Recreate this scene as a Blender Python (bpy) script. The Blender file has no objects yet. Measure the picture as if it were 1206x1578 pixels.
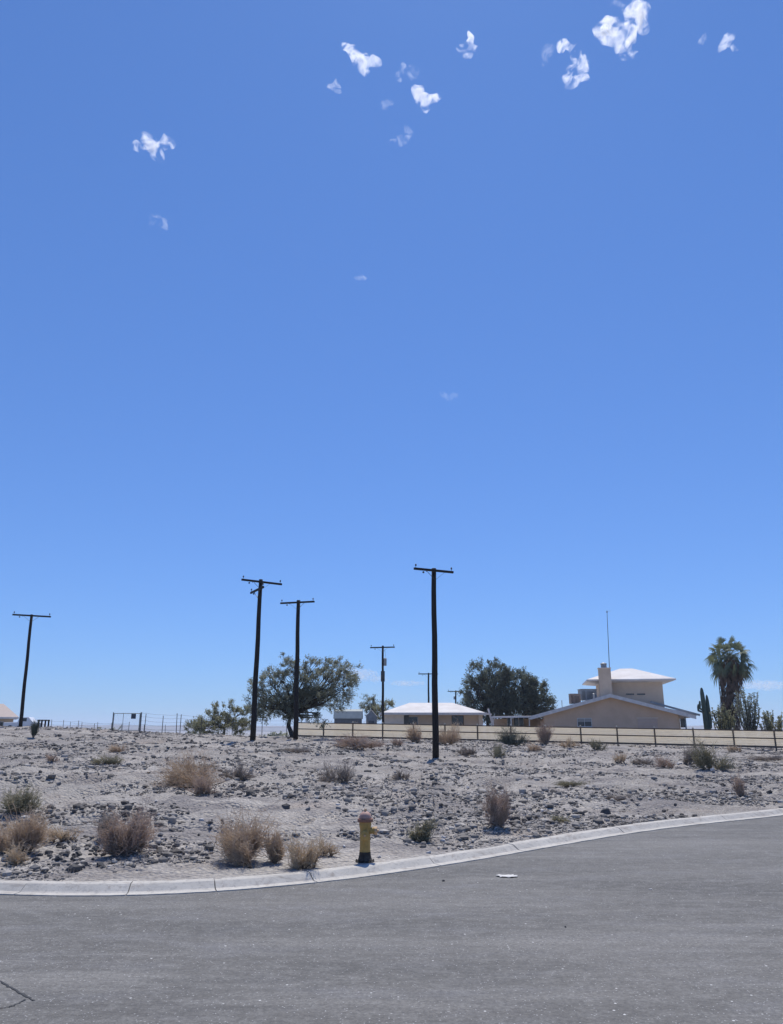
import bpy, bmesh, math, random
import numpy as np
from mathutils import Vector, Matrix, noise as mnoise

# ------------------------------------------------------------------ camera, sky, sun, exposure
SC = bpy.context.scene
F, CX, CY = 1170.0, 603.0, 789.0
PITCH = math.radians(15.9)
CAMZ = 2.1
cam_d = bpy.data.cameras.new('camera'); cam = bpy.data.objects.new('camera', cam_d)
SC.collection.objects.link(cam); SC.camera = cam
cam_d.sensor_fit = 'VERTICAL'; cam_d.sensor_height = 24.0; cam_d.lens = 24.0 * F / 1578.0
cam_d.clip_start = 0.1; cam_d.clip_end = 30000
cam.location = (0, 0, CAMZ); cam.rotation_euler = (math.pi / 2 + PITCH, 0, 0)

SUN_EL, SUN_AZ = math.radians(62), math.radians(8)
W_ = bpy.data.worlds.new('World'); SC.world = W_; W_.use_nodes = True
wn, wl = W_.node_tree.nodes, W_.node_tree.links
bg = wn['Background']
sky = wn.new('ShaderNodeTexSky'); sky.sky_type = 'NISHITA'; sky.sun_disc = False
sky.sun_elevation = SUN_EL; sky.sun_rotation = SUN_AZ
sky.altitude = 100; sky.air_density = 1.0; sky.dust_density = 0.1; sky.ozone_density = 2.0
hs = wn.new('ShaderNodeMix'); hs.data_type = 'RGBA'; hs.blend_type = 'MULTIPLY'; hs.inputs[0].default_value = 1.0
hs.inputs[7].default_value = (.505, .845, 1.51, 1)
gm = wn.new('ShaderNodeGamma'); gm.inputs[1].default_value = .7
wl.new(sky.outputs[0], gm.inputs[0]); wl.new(gm.outputs[0], hs.inputs[6]); wl.new(hs.outputs[2], bg.inputs['Color'])
bg.inputs['Strength'].default_value = 0.145

sun_d = bpy.data.lights.new('sun', 'SUN'); sun_d.energy = 4.5; sun_d.angle = math.radians(0.53)
sun_d.color = (1.0, 0.955, 0.875)
sun = bpy.data.objects.new('sun', sun_d); SC.collection.objects.link(sun)
SV = Vector((math.sin(SUN_AZ) * math.cos(SUN_EL), math.cos(SUN_AZ) * math.cos(SUN_EL), math.sin(SUN_EL)))
sun.rotation_euler = (-SV).to_track_quat('-Z', 'Y').to_euler()
sun.location = (0, 0, 50)
SC.view_settings.view_transform = 'Standard'; SC.view_settings.look = 'None'
SC.view_settings.exposure = 0.0; SC.view_settings.gamma = 1.0
SC.view_settings.use_curve_mapping = False
SC.cycles.volume_bounces = 1
SC.cycles.volume_max_steps = 128

# ------------------------------------------------------------------ helpers
COL = SC.collection
rnd = random.Random(7)
cp, sp = math.cos(PITCH), math.sin(PITCH)

def at(px, py, Y):
    """point on the ray through a photo pixel at forward distance Y"""
    u, v = (px - CX) / F, -(py - CY) / F
    d = Vector((u, cp - v * sp, sp + v * cp))
    return Vector((0, 0, CAMZ)) + d * (Y / d.y)

def tag(o, label=None, cat=None, group=None, kind=None):
    if label: o['label'] = label
    if cat: o['category'] = cat
    if group: o['group'] = group
    if kind: o['kind'] = kind
    return o

def empty(name, loc, rz=0.0):
    o = bpy.data.objects.new(name, None); COL.objects.link(o)
    o.location = loc; o.rotation_euler = (0, 0, rz); o.empty_display_size = 0.3
    return o

class MB:
    def __init__(s): s.v = []; s.f = []; s.m = []
    def add(s, vs, fs, mi=0):
        b = len(s.v); s.v += [tuple(p) for p in vs]
        s.f += [tuple(i + b for i in f) for f in fs]; s.m += [mi] * len(fs)
    def box(s, c, size, rz=0.0, mi=0, M=None):
        hx, hy, hz = size[0] / 2, size[1] / 2, size[2] / 2
        vs = [Vector((x, y, z)) for z in (-hz, hz) for x, y in ((-hx, -hy), (hx, -hy), (hx, hy), (-hx, hy))]
        R = M if M is not None else Matrix.Rotation(rz, 3, 'Z')
        s.add([R @ p + Vector(c) for p in vs],
              [(0, 3, 2, 1), (4, 5, 6, 7), (0, 1, 5, 4), (1, 2, 6, 5), (2, 3, 7, 6), (3, 0, 4, 7)], mi)
    def beam(s, a, b, w, h, mi=0):
        a, b = Vector(a), Vector(b); d = (b - a); L = d.length; d.normalize()
        up = Vector((0, 0, 1)) if abs(d.z) < .95 else Vector((0, 1, 0))
        sx = d.cross(up).normalized(); uz = sx.cross(d).normalized()
        M = Matrix((sx, d, uz)).transposed()
        s.box((a + b) / 2, (w, L, h), M=M, mi=mi)
    def tube(s, pts, rs, n=6, mi=0, cap=True, rib=0):
        pts = [Vector(p) for p in pts]; rings = []
        for i, p in enumerate(pts):
            t = (pts[min(i + 1, len(pts) - 1)] - pts[max(i - 1, 0)]).normalized()
            ref = Vector((0, 1, 0)) if abs(t.y) < .9 else Vector((1, 0, 0))
            a = t.cross(ref).normalized(); b = t.cross(a).normalized()
            ring = []
            for k in range(n):
                an = 2 * math.pi * k / n
                r = rs[i] * (1 - rib * (k % 2))
                ring.append(p + a * (math.cos(an) * r) + b * (math.sin(an) * r))
            rings.append(ring)
        vs = [q for r in rings for q in r]; fs = []
        for i in range(len(pts) - 1):
            for k in range(n):
                k2 = (k + 1) % n
                fs.append((i * n + k, i * n + k2, (i + 1) * n + k2, (i + 1) * n + k))
        if cap:
            fs.append(tuple(range(n - 1, -1, -1))); fs.append(tuple((len(pts) - 1) * n + k for k in range(n)))
        s.add(vs, fs, mi)
    def lathe(s, prof, n=20, c=(0, 0, 0), axis='Z', mi=0, fac=1.0):
        vs = []; c = Vector(c)
        for r, h in prof:
            for k in range(n):
                an = 2 * math.pi * k / n
                a, b = r * math.cos(an), r * math.sin(an)
                p = {'Z': (a, b, h), 'X': (h, a, b), 'Y': (a, h, b)}[axis]
                vs.append(c + Vector(p))
        fs = [(i * n + k, i * n + (k + 1) % n, (i + 1) * n + (k + 1) % n, (i + 1) * n + k)
              for i in range(len(prof) - 1) for k in range(n)]
        fs.append(tuple(range(n))); fs.append(tuple((len(prof) - 1) * n + k for k in range(n)))
        s.add(vs, fs, mi)
    def build(s, name, mats, parent=None, smooth=False, fix=False):
        me = bpy.data.meshes.new(name); me.from_pydata(s.v, [], s.f)
        if not isinstance(mats, (list, tuple)): mats = [mats]
        for m in mats: me.materials.append(m)
        if len(mats) > 1: me.polygons.foreach_set('material_index', s.m)
        if smooth: me.polygons.foreach_set('use_smooth', [True] * len(s.f))
        me.update()
        if fix:
            bm = bmesh.new(); bm.from_mesh(me); bmesh.ops.recalc_face_normals(bm, faces=bm.faces)
            bm.to_mesh(me); bm.free()
        o = bpy.data.objects.new(name, me); COL.objects.link(o)
        if parent: o.parent = parent
        return o

def bevel(o, w, seg=2):
    m = o.modifiers.new('bevel', 'BEVEL'); m.width = w; m.segments = seg; m.limit_method = 'ANGLE'
    return o

# ------------------------------------------------------------------ materials
def newmat(name):
    m = bpy.data.materials.new(name); m.use_nodes = True
    nt = m.node_tree; b = nt.nodes['Principled BSDF']
    b.inputs['Specular IOR Level'].default_value = 0.3
    return m, nt, b

def mixcol(nt, fac, a, b, blend='MIX'):
    n = nt.nodes.new('ShaderNodeMix'); n.data_type = 'RGBA'; n.blend_type = blend
    for s, v in ((n.inputs[0], fac), (n.inputs[6], a), (n.inputs[7], b)):
        if hasattr(v, 'is_linked'): nt.links.new(v, s)
        elif isinstance(v, (int, float)): s.default_value = v
        else: s.default_value = (*v, 1)
    return n.outputs[2]

def ramp(nt, src, lo, hi):
    n = nt.nodes.new('ShaderNodeMapRange'); n.inputs[1].default_value = lo; n.inputs[2].default_value = hi
    nt.links.new(src, n.inputs[0]); return n.outputs[0]

def nz(nt, co, scale, detail=4, rough=.55, vec=None):
    n = nt.nodes.new('ShaderNodeTexNoise'); n.inputs['Scale'].default_value = scale
    n.inputs['Detail'].default_value = detail; n.inputs['Roughness'].default_value = rough
    src = co
    if vec:
        mp = nt.nodes.new('ShaderNodeMapping'); mp.inputs['Scale'].default_value = vec
        nt.links.new(co, mp.inputs[0]); src = mp.outputs[0]
    nt.links.new(src, n.inputs['Vector']); return n.outputs[0]

def vor(nt, co, scale, out='Distance', feature='F1'):
    n = nt.nodes.new('ShaderNodeTexVoronoi'); n.inputs['Scale'].default_value = scale; n.feature = feature
    nt.links.new(co, n.inputs['Vector']); return n.outputs[out]

def bump(nt, b, h, strength, dist):
    n = nt.nodes.new('ShaderNodeBump'); n.inputs['Strength'].default_value = strength
    n.inputs['Distance'].default_value = dist
    nt.links.new(h, n.inputs['Height']); nt.links.new(n.outputs[0], b.inputs['Normal'])

def simple(name, c1, c2=None, scale=3.0, rough=.7, bs=0.0, vec=None, metal=0.0, spec=.3, geo=False, trans=0.0):
    m, nt, b = newmat(name)
    b.inputs['Roughness'].default_value = rough; b.inputs['Metallic'].default_value = metal
    b.inputs['Specular IOR Level'].default_value = spec
    tc = nt.nodes.new('ShaderNodeNewGeometry' if geo else 'ShaderNodeTexCoord')
    co = tc.outputs['Position' if geo else 'Object']
    if c2 is None: c2 = tuple(x * .75 for x in c1)
    n = nz(nt, co, scale, 5, .6, vec)
    col = mixcol(nt, ramp(nt, n, .35, .65), c1, c2)
    nt.links.new(col, b.inputs['Base Color'])
    if bs: bump(nt, b, n, bs, .02)
    if trans:
        tr = nt.nodes.new('ShaderNodeBsdfTranslucent'); nt.links.new(col, tr.inputs[0])
        mx = nt.nodes.new('ShaderNodeMixShader'); mx.inputs[0].default_value = trans
        nt.links.new(b.outputs[0], mx.inputs[1]); nt.links.new(tr.outputs[0], mx.inputs[2])
        nt.links.new(mx.outputs[0], nt.nodes['Material Output'].inputs['Surface'])
    return m

def mat_ground():
    m, nt, b = newmat('desert_dirt'); b.inputs['Roughness'].default_value = .95
    b.inputs['Specular IOR Level'].default_value = .12
    co = nt.nodes.new('ShaderNodeNewGeometry').outputs['Position']
    big = nz(nt, co, .16, 5, .6); mid = nz(nt, co, .9, 6, .65); fine = nz(nt, co, 9, 6, .7)
    c = mixcol(nt, ramp(nt, big, .38, .62), (.45, .415, .375), (.335, .312, .285))
    c = mixcol(nt, ramp(nt, mid, .5, .72), c, (.25, .215, .19))
    pk = nz(nt, co, .35, 3, .5)
    c = mixcol(nt, ramp(nt, pk, .6, .75), c, (.37, .31, .265))
    grav = ramp(nt, nz(nt, co, .55, 5, .7, vec=(.6, 1.2, 1)), .47, .60)      # patches of gravel
    peb = ramp(nt, vor(nt, co, 14), .12, .34)
    pv = nt.nodes.new('ShaderNodeTexVoronoi'); pv.inputs['Scale'].default_value = 14; nt.links.new(co, pv.inputs['Vector'])
    sep = nt.nodes.new('ShaderNodeSeparateColor'); nt.links.new(pv.outputs['Color'], sep.inputs[0])
    stone = mixcol(nt, sep.outputs[0], (.07, .07, .075), (.40, .385, .38))
    stone = mixcol(nt, peb, stone, (.24, .22, .21))
    c = mixcol(nt, grav, c, stone)
    c = mixcol(nt, ramp(nt, fine, .45, .7), c, mixcol(nt, .5, c, (.13, .12, .115)))
    sp2 = ramp(nt, vor(nt, co, 45), .22, .1)
    c = mixcol(nt, sp2, c, (.10, .098, .10))
    nt.links.new(c, b.inputs['Base Color'])
    ad = nt.nodes.new('ShaderNodeMath'); ad.operation = 'MULTIPLY_ADD'; ad.inputs[1].default_value = .5
    inv = nt.nodes.new('ShaderNodeMath'); inv.operation = 'MULTIPLY'; inv.inputs[1].default_value = -1.2
    nt.links.new(vor(nt, co, 14), inv.inputs[0])
    nt.links.new(fine, ad.inputs[0]); nt.links.new(inv.outputs[0], ad.inputs[2])
    bump(nt, b, ad.outputs[0], .9, .05)
    return m

def mat_asphalt():
    m, nt, b = newmat('worn_asphalt'); b.inputs['Roughness'].default_value = .85
    b.inputs['Specular IOR Level'].default_value = .25
    co = nt.nodes.new('ShaderNodeNewGeometry').outputs['Position']
    c = mixcol(nt, ramp(nt, nz(nt, co, .35, 5, .6, vec=(.45, 1, 1)), .35, .65), (.152, .145, .133), (.198, .188, .173))
    c = mixcol(nt, ramp(nt, nz(nt, co, 2.2, 5, .65, vec=(.35, 1, 1)), .5, .75), c, (.235, .23, .23))
    c = mixcol(nt, ramp(nt, nz(nt, co, .5, 6, .7, vec=(.3, 1, 1)), .48, .66), c, (.118, .113, .105))
    c = mixcol(nt, ramp(nt, nz(nt, co, .9, 6, .75, vec=(.15, 1, 1)), .52, .68), c, (.26, .248, .228))
    c = mixcol(nt, ramp(nt, nz(nt, co, 7, 5, .75, vec=(.6, 1, 1)), .45, .7), c, mixcol(nt, .5, c, (.33, .32, .30)))
    c = mixcol(nt, ramp(nt, nz(nt, co, 26, 5, .75), .35, .68), mixcol(nt, .6, c, (.05, .05, .052)), c)
    v = nt.nodes.new('ShaderNodeTexVoronoi'); v.inputs['Scale'].default_value = 55; nt.links.new(co, v.inputs['Vector'])
    sep = nt.nodes.new('ShaderNodeSeparateColor'); nt.links.new(v.outputs['Color'], sep.inputs[0])
    pick = ramp(nt, sep.outputs[0], .9, .96)
    dot = ramp(nt, v.outputs['Distance'], .45, .25)
    mul = nt.nodes.new('ShaderNodeMath'); mul.operation = 'MULTIPLY'
    nt.links.new(pick, mul.inputs[0]); nt.links.new(dot, mul.inputs[1])
    c = mixcol(nt, mul.outputs[0], c, (.36, .355, .35))
    v2 = nt.nodes.new('ShaderNodeTexVoronoi'); v2.inputs['Scale'].default_value = 18; nt.links.new(co, v2.inputs['Vector'])
    sep2 = nt.nodes.new('ShaderNodeSeparateColor'); nt.links.new(v2.outputs['Color'], sep2.inputs[0])
    mul2 = nt.nodes.new('ShaderNodeMath'); mul2.operation = 'MULTIPLY'
    nt.links.new(ramp(nt, sep2.outputs[0], .975, .985), mul2.inputs[0])
    nt.links.new(ramp(nt, v2.outputs['Distance'], .24, .12), mul2.inputs[1])
    c = mixcol(nt, mul2.outputs[0], c, (.6, .59, .57))
    nt.links.new(c, b.inputs['Base Color'])
    bump(nt, b, vor(nt, co, 70), .5, .008)
    return m

def mat_concrete():
    m, nt, b = newmat('kerb_concrete'); b.inputs['Roughness'].default_value = .9
    co = nt.nodes.new('ShaderNodeNewGeometry').outputs['Position']
    c = mixcol(nt, ramp(nt, nz(nt, co, 1.3, 6, .7), .35, .68), (.53, .50, .45), (.43, .405, .365))
    c = mixcol(nt, ramp(nt, nz(nt, co, 12, 5, .7), .52, .75), c, (.27, .26, .25))
    c = mixcol(nt, ramp(nt, nz(nt, co, .8, 5, .75, vec=(1, 6, 6)), .55, .68), c, (.30, .27, .24))
    c = mixcol(nt, ramp(nt, nz(nt, co, 3.1, 6, .8), .56, .66), c, (.33, .295, .26))
    nt.links.new(c, b.inputs['Base Color'])
    bump(nt, b, nz(nt, co, 30, 4, .7), .4, .01)
    return m

M = {}
M['ground'] = mat_ground(); M['asphalt'] = mat_asphalt(); M['concrete'] = mat_concrete()
M['crack'] = simple('crack_dark', (.02, .02, .022), (.05, .05, .05), 20)
M['polewood'] = simple('creosoted_wood', (.012, .010, .010), (.026, .021, .019), 6, .8, .3, vec=(6, 6, .4))
M['armwood'] = simple('weathered_arm_wood', (.016, .014, .013), (.03, .026, .024), 8, .8, .2)
M['insul'] = simple('dark_glazed_porcelain', (.05, .03, .025), (.08, .06, .05), 5, .25, spec=.5)
M['steel'] = simple('galvanised_steel', (.30, .31, .32), (.2, .2, .21), 8, .5, metal=.6)
M['darksteel'] = simple('dark_steel', (.05, .05, .055), (.09, .085, .08), 8, .6, metal=.3)
M['fpanel'] = simple('cream_painted_board', (.93, .875, .765), (.88, .82, .705), 1.2, .8, vec=(.6, 6, 9), trans=.68)
M['frail'] = simple('brown_fence_rail', (.11, .08, .06), (.17, .13, .10), 3, .8, vec=(1, 8, 8))
M['fcap'] = simple('post_cap_cream', (.62, .56, .45), (.5, .45, .36), 5)
M['stucco'] = simple('tan_stucco', (.62, .455, .33), (.55, .40, .285), 1.1, .95, .15)
M['stucco2'] = simple('beige_stucco', (.62, .49, .365), (.55, .43, .32), 1.1, .95, .15)
M['stucco3'] = simple('pale_stucco', (.74, .65, .54), (.66, .57, .47), 1.5, .95)
M['trim'] = simple('off_white_trim', (.68, .65, .61), (.56, .53, .5), 3, .7)
M['roofwhite'] = simple('white_coated_roof', (.70, .665, .635), (.60, .56, .525), .8, .8)
M['rooftile'] = simple('faded_pink_tile', (.50, .42, .37), (.40, .33, .29), 2.5, .85, .4, vec=(1, 8, 8))
M['glass'] = simple('dark_window_glass', (.03, .035, .04), (.05, .055, .06), 1, .08, spec=.6)
M['blind'] = simple('window_blind', (.45, .43, .40), (.38, .36, .33), 4, .8, vec=(.2, .2, 12))
M['garage'] = simple('painted_panel_door', (.54, .41, .33), (.49, .37, .30), 2, .7)
M['metalgrey'] = simple('grey_sheet_metal', (.33, .34, .34), (.25, .26, .26), 3, .5, metal=.2)
M['rust'] = simple('rusty_cooler_metal', (.28, .22, .18), (.17, .13, .11), 4, .8)
M['shedwall'] = simple('grey_shed_siding', (.17, .18, .185), (.13, .14, .145), 3, .8)
M['shedroof'] = simple('pale_green_shed_roof', (.40, .42, .38), (.33, .35, .32), 2, .7)
M['hyd'] = simple('yellow_hydrant_paint', (.52, .33, .10), (.38, .24, .075), 14, .55, .15)
M['hydtop'] = simple('faded_rust_red_paint', (.30, .15, .10), (.20, .10, .07), 14, .65, .15)
M['hydbonnet'] = simple('faded_pink_bonnet_paint', (.58, .36, .28), (.42, .24, .18), 14, .6, .15)
M['hydcap'] = simple('pale_orange_cap_paint', (.62, .40, .22), (.50, .30, .15), 12, .55)
M['hydbase'] = simple('black_tarred_iron', (.03, .026, .022), (.07, .06, .05), 12, .8)
M['leafgrey'] = simple('grey_green_leaf', (.34, .345, .255), (.21, .225, .165), 1.3, .7, trans=.45)
M['leafdark'] = simple('dark_green_leaf', (.20, .22, .165), (.115, .13, .10), 1.0, .7, trans=.4)
M['leafolive'] = simple('olive_leaf', (.33, .32, .19), (.21, .21, .125), 1.5, .7, trans=.45)
M['bark'] = simple('grey_brown_bark', (.075, .062, .052), (.045, .037, .03), 5, .9)
M['palmleaf'] = simple('palm_leaf', (.22, .245, .15), (.10, .13, .08), 1.5, .6, trans=.3)
M['palmdead'] = simple('dead_palm_frond', (.25, .18, .135), (.14, .10, .078), 2.0, .85, trans=.2)
M['palmbark'] = simple('palm_bark', (.13, .10, .08), (.08, .06, .05), 5, .9)
M['cactus'] = simple('saguaro_skin', (.085, .12, .095), (.06, .085, .07), 3, .7)
M['stembrown'] = simple('dry_stem', (.30, .23, .18), (.20, .155, .12), 8, .9)
M['tw_brown'] = simple('dry_brown_twig', (.72, .61, .48), (.56, .46, .36), 3, .9, trans=.55)
M['tw_tan'] = simple('straw_tan_twig', (.76, .65, .50), (.62, .52, .385), 3, .9, trans=.45)
M['tw_pink'] = simple('reddish_dry_twig', (.66, .55, .46), (.50, .41, .345), 3, .9, trans=.55)
M['tw_grey'] = simple('grey_dead_twig', (.52, .46, .40), (.36, .32, .285), 3, .9, trans=.5)
M['tw_olive'] = simple('dusty_olive_twig', (.45, .41, .28), (.33, .30, .205), 3, .9, trans=.45)
M['rockdark'] = simple('dark_rubble', (.055, .053, .055), (.11, .105, .10), 9, .9, .5)
M['rockpale'] = simple('pale_stone', (.62, .58, .54), (.45, .42, .39), 9, .9, .5)
M['rockgrey'] = simple('grey_stone', (.24, .23, .225), (.15, .145, .145), 9, .9, .5)
M['paper'] = simple('white_paper', (.62, .60, .57), (.5, .485, .46), 6, .7)
M['sign'] = simple('dark_sign_face', (.05, .06, .08), (.07, .08, .10), 6, .5)
M['hill'] = simple('bare_hill', (.22, .19, .17), (.16, .14, .13), .004, .95, geo=True)
M['carwhite'] = simple('white_car_paint', (.75, .75, .74), (.7, .7, .69), 2, .3, spec=.5)
M['rubber'] = simple('tyre_rubber', (.02, .02, .02), (.03, .03, .03), 5, .9)

def mat_gravel():
    m, nt, b = newmat('loose_gravel'); b.inputs['Roughness'].default_value = .9
    a = nt.nodes.new('ShaderNodeAttribute'); a.attribute_name = 'tone'
    co = nt.nodes.new('ShaderNodeNewGeometry').outputs['Position']
    c = mixcol(nt, a.outputs['Fac'], (.07, .065, .06), (.50, .465, .42))
    c = mixcol(nt, ramp(nt, nz(nt, co, 30, 4, .7), .3, .7), c, mixcol(nt, .35, c, (.3, .26, .23)))
    nt.links.new(c, b.inputs['Base Color']); return m
M['gravel'] = mat_gravel()

# ------------------------------------------------------------------ kerb line and terrain height
def on_plane(px, py, z):
    u, v = (px - CX) / F, -(py - CY) / F
    d = Vector((u, cp - v * sp, sp + v * cp)); return Vector((0, 0, CAMZ)) + d * ((z - CAMZ) / d.z)
EDGE = [(0, 1380), (100, 1380), (200, 1379), (300, 1376.5), (400, 1371), (450, 1366), (500, 1360), (600, 1345), (700, 1331),
        (800, 1314), (900, 1297), (1000, 1281.5), (1100, 1268), (1206, 1257)]
ep = np.array([on_plane(a, b, 0)[:2] for a, b in EDGE])
ecoef = np.polyfit(ep[:, 0], ep[:, 1], 5)
ex0, ex1 = ep[0, 0] - .3, ep[-1, 0] + .3
dco = np.polyder(ecoef)
def yr(x):
    x = np.asarray(x, float); xc = np.clip(x, ex0, ex1)
    sl = np.polyval(dco, xc)
    sl = np.where(x < ex0, np.clip(sl, -.05, .05), np.clip(sl, .2, .6))
    return np.polyval(ecoef, xc) + np.where((x < ex0) | (x > ex1), (x - xc) * sl, 0)
KW = 0.41
def yb(x):     # back edge of the kerb (perpendicular offset expressed along y)
    x = np.asarray(x, float); s = (yr(x + .05) - yr(x - .05)) / .1
    return yr(x) + KW * np.sqrt(1 + s * s)

rs_ = np.random.RandomState(11)
LAT = rs_.rand(256, 256)
def vnoise(x, y):
    xi = np.floor(x).astype(int); yi = np.floor(y).astype(int); fx = x - xi; fy = y - yi
    fx = fx * fx * (3 - 2 * fx); fy = fy * fy * (3 - 2 * fy)
    a = LAT[xi % 256, yi % 256]; b = LAT[(xi + 1) % 256, yi % 256]
    c = LAT[xi % 256, (yi + 1) % 256]; d = LAT[(xi + 1) % 256, (yi + 1) % 256]
    return (a * (1 - fx) + b * fx) * (1 - fy) + (c * (1 - fx) + d * fx) * fy - .5
def fbm(x, y, o=4, g=.5):
    s = 0; a = 1
    for i in range(o):
        s = s + a * vnoise(x * 2 ** i + 17.3 * i, y * 2 ** i + 5.1 * i); a *= g
    return s

ctl = [(x, float(yb(x)), .12) for x in (-40, -25, -14, -8, -5, -2.5, 0, 2.5, 5, 7.5, 10, 14, 22, 35, 50)]
for px, py, Y in [(668, 1168, 43.6), (390, 1141, 51), (456, 1140, 60), (30, 1120, 66),
                  (460, 1137, 76), (645, 1141, 73), (833, 1145, 70), (1036, 1151, 66), (1206, 1158, 63), (1330, 1163, 60),
                  (-150, 1120, 70), (0, 1121.5, 72), (100, 1124.5, 72), (200, 1129.5, 72), (300, 1133, 74), (380, 1136, 74),
                  (200, 1160, 34), (0, 1165, 34), (1000, 1190, 36)]:
    p = at(px, py, Y); ctl.append((p.x, p.y, p.z))
for px, Y, z in [(0, 110, 1.4), (200, 110, 1.0), (400, 110, .8), (700, 110, .6), (1000, 110, .4), (1300, 110, .2)]:
    ctl.append(((px - CX) / F * Y, Y, z))
ctl = np.array(ctl)
def _phi(r2): return np.where(r2 > 0, .5 * r2 * np.log(np.maximum(r2, 1e-12)), 0)
_n = len(ctl)
_A = np.zeros((_n + 3, _n + 3)); _d = ((ctl[:, None, :2] - ctl[None, :, :2]) ** 2).sum(-1)
_A[:_n, :_n] = _phi(_d) + np.eye(_n) * 8.0
_A[:_n, _n] = 1; _A[:_n, _n + 1:] = ctl[:, :2]; _A[_n, :_n] = 1; _A[_n + 1:, :_n] = ctl[:, :2].T
_w = np.linalg.solve(_A, np.concatenate([ctl[:, 2], [0, 0, 0]]))
def H(x, y):
    x = np.asarray(x, float); y = np.asarray(y, float)
    shp = np.broadcast(x, y).shape
    x = np.broadcast_to(x, shp).ravel(); y = np.broadcast_to(y, shp).ravel()
    xc = np.clip(x, -52, 52); yc = np.clip(y, 5, 112)
    z = np.full(xc.shape, _w[_n]) + _w[_n + 1] * xc + _w[_n + 2] * yc
    for i in range(_n):
        z = z + _w[i] * _phi((xc - ctl[i, 0]) ** 2 + (yc - ctl[i, 1]) ** 2)
    t = y - yb(x)
    k = np.clip(t / 2.5, 0, 1); k = k * k * (3 - 2 * k)
    z = .098 * (1 - k) + z * k
    amp = np.clip(t / 4, .05, 1)
    z = z + amp * (fbm(x * .25, y * .25, 3) * .18 - np.clip(fbm(x * .5 + 60, y * .9 + 7, 4, .6) - .12, 0, 1) * .45 + fbm(x * 1.1 + 40, y * 1.1, 4, .62) * .17)
    z = z + np.clip(t / .6, 0, 1) * .055 * fbm(x * 5 + 9, y * 5, 3, .6)
    g = np.clip((y - 100) / 250, 0, 1); g = g * g * (3 - 2 * g)
    far = -6 - np.clip((y - 350) / 2000, 0, 1) * 8 + fbm(x * .01, y * .01, 3) * 3
    z = z * (1 - g) + far * g
    return z.reshape(shp)
def Hs(x, y): return float(H(np.array([x]), np.array([y]))[0])

def ground_at(px, py, y0=11.0, y1=108.0):
    u, v = (px - CX) / F, -(py - CY) / F
    d = (u, cp - v * sp, sp + v * cp)
    Y = np.concatenate([np.arange(y0, 35, .03), np.arange(35, y1, .1)])
    X = Y * d[0] / d[1]; Z = CAMZ + Y * d[2] / d[1]
    hit = np.nonzero(Z <= H(X, Y))[0]
    i = hit[0] if len(hit) else -1
    return Vector((X[i], Y[i], float(H(X[i:i + 1] if i != -1 else X[-1:], Y[i:i + 1] if i != -1 else Y[-1:])[0])))

# ------------------------------------------------------------------ ground sheet
def axis(lim, fine, fr, growth):
    a = [0.0]; s = fine
    while a[-1] < lim:
        if a[-1] > fr: s *= growth
        a.append(a[-1] + s)
    return np.array(a)
xa = axis(6000, .13, 11, 1.028); xs = np.concatenate([-xa[:0:-1], xa])
ta = [0.0]; s = .07
while ta[-1] < 7000:
    s = .07 + ta[-1] * .0135 if ta[-1] < 100 else s * 1.06
    ta.append(ta[-1] + s)
ta = np.array(ta)
YB = yb(xs); nx = len(xs)
rows = []
for yy, zz in ((-6000, -.3), (-400, -.3), (-60, -.3), (-15, -.3)):
    rows.append(np.stack([xs, np.full(nx, float(yy)), np.full(nx, zz)], 1))
rows.append(np.stack([xs, YB - .25, np.full(nx, -.3)], 1))
sp1 = fbm(xs * 1.7, xs * 0 + 3, 4, .65)
rows.append(np.stack([xs, YB - .13 - .05 * sp1, np.full(nx, .085)], 1))  # under the kerb top
rows.append(np.stack([xs, YB - .05, .099 + .022 * sp1], 1))
for t in ta: rows.append(np.stack([xs, YB + t, H(xs, YB + t)], 1))
V = np.concatenate(rows); nr = len(rows)
idx = np.arange(nr * nx).reshape(nr, nx)
Fq = np.stack([idx[:-1, :-1], idx[:-1, 1:], idx[1:, 1:], idx[1:, :-1]], -1).reshape(-1, 4)
def np_mesh(name, V, Fq, mat, smooth=True):
    me = bpy.data.meshes.new(name)
    me.vertices.add(len(V)); me.vertices.foreach_set('co', np.asarray(V, np.float32).ravel())
    k = Fq.shape[1]
    me.loops.add(Fq.size); me.loops.foreach_set('vertex_index', Fq.ravel().astype(np.int32))
    me.polygons.add(len(Fq)); me.polygons.foreach_set('loop_start', np.arange(0, Fq.size, k, dtype=np.int32))
    me.polygons.foreach_set('loop_total', np.full(len(Fq), k, np.int32))
    me.polygons.foreach_set('use_smooth', np.full(len(Fq), smooth))
    me.materials.append(mat); me.update(calc_edges=True); me.validate()
    o = bpy.data.objects.new(name, me); COL.objects.link(o); return o
tag(np_mesh('ground', V, Fq, M['ground']), kind='structure')

# road sheet
xr = np.arange(-120, 120.1, .5); yrr = yr(xr)
rv = []; nrw = 30
for j in range(nrw):
    f = j / (nrw - 1); rv.append(np.stack([xr, -14 + (yrr + .05 + 14) * f, 0 * xr], 1))
rv = np.concatenate(rv); ii = np.arange(nrw * len(xr)).reshape(nrw, len(xr))
rf = np.stack([ii[:-1, :-1], ii[:-1, 1:], ii[1:, 1:], ii[1:, :-1]], -1).reshape(-1, 4)
road = tag(np_mesh('road', rv, rf, M['asphalt']), kind='structure')

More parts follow.
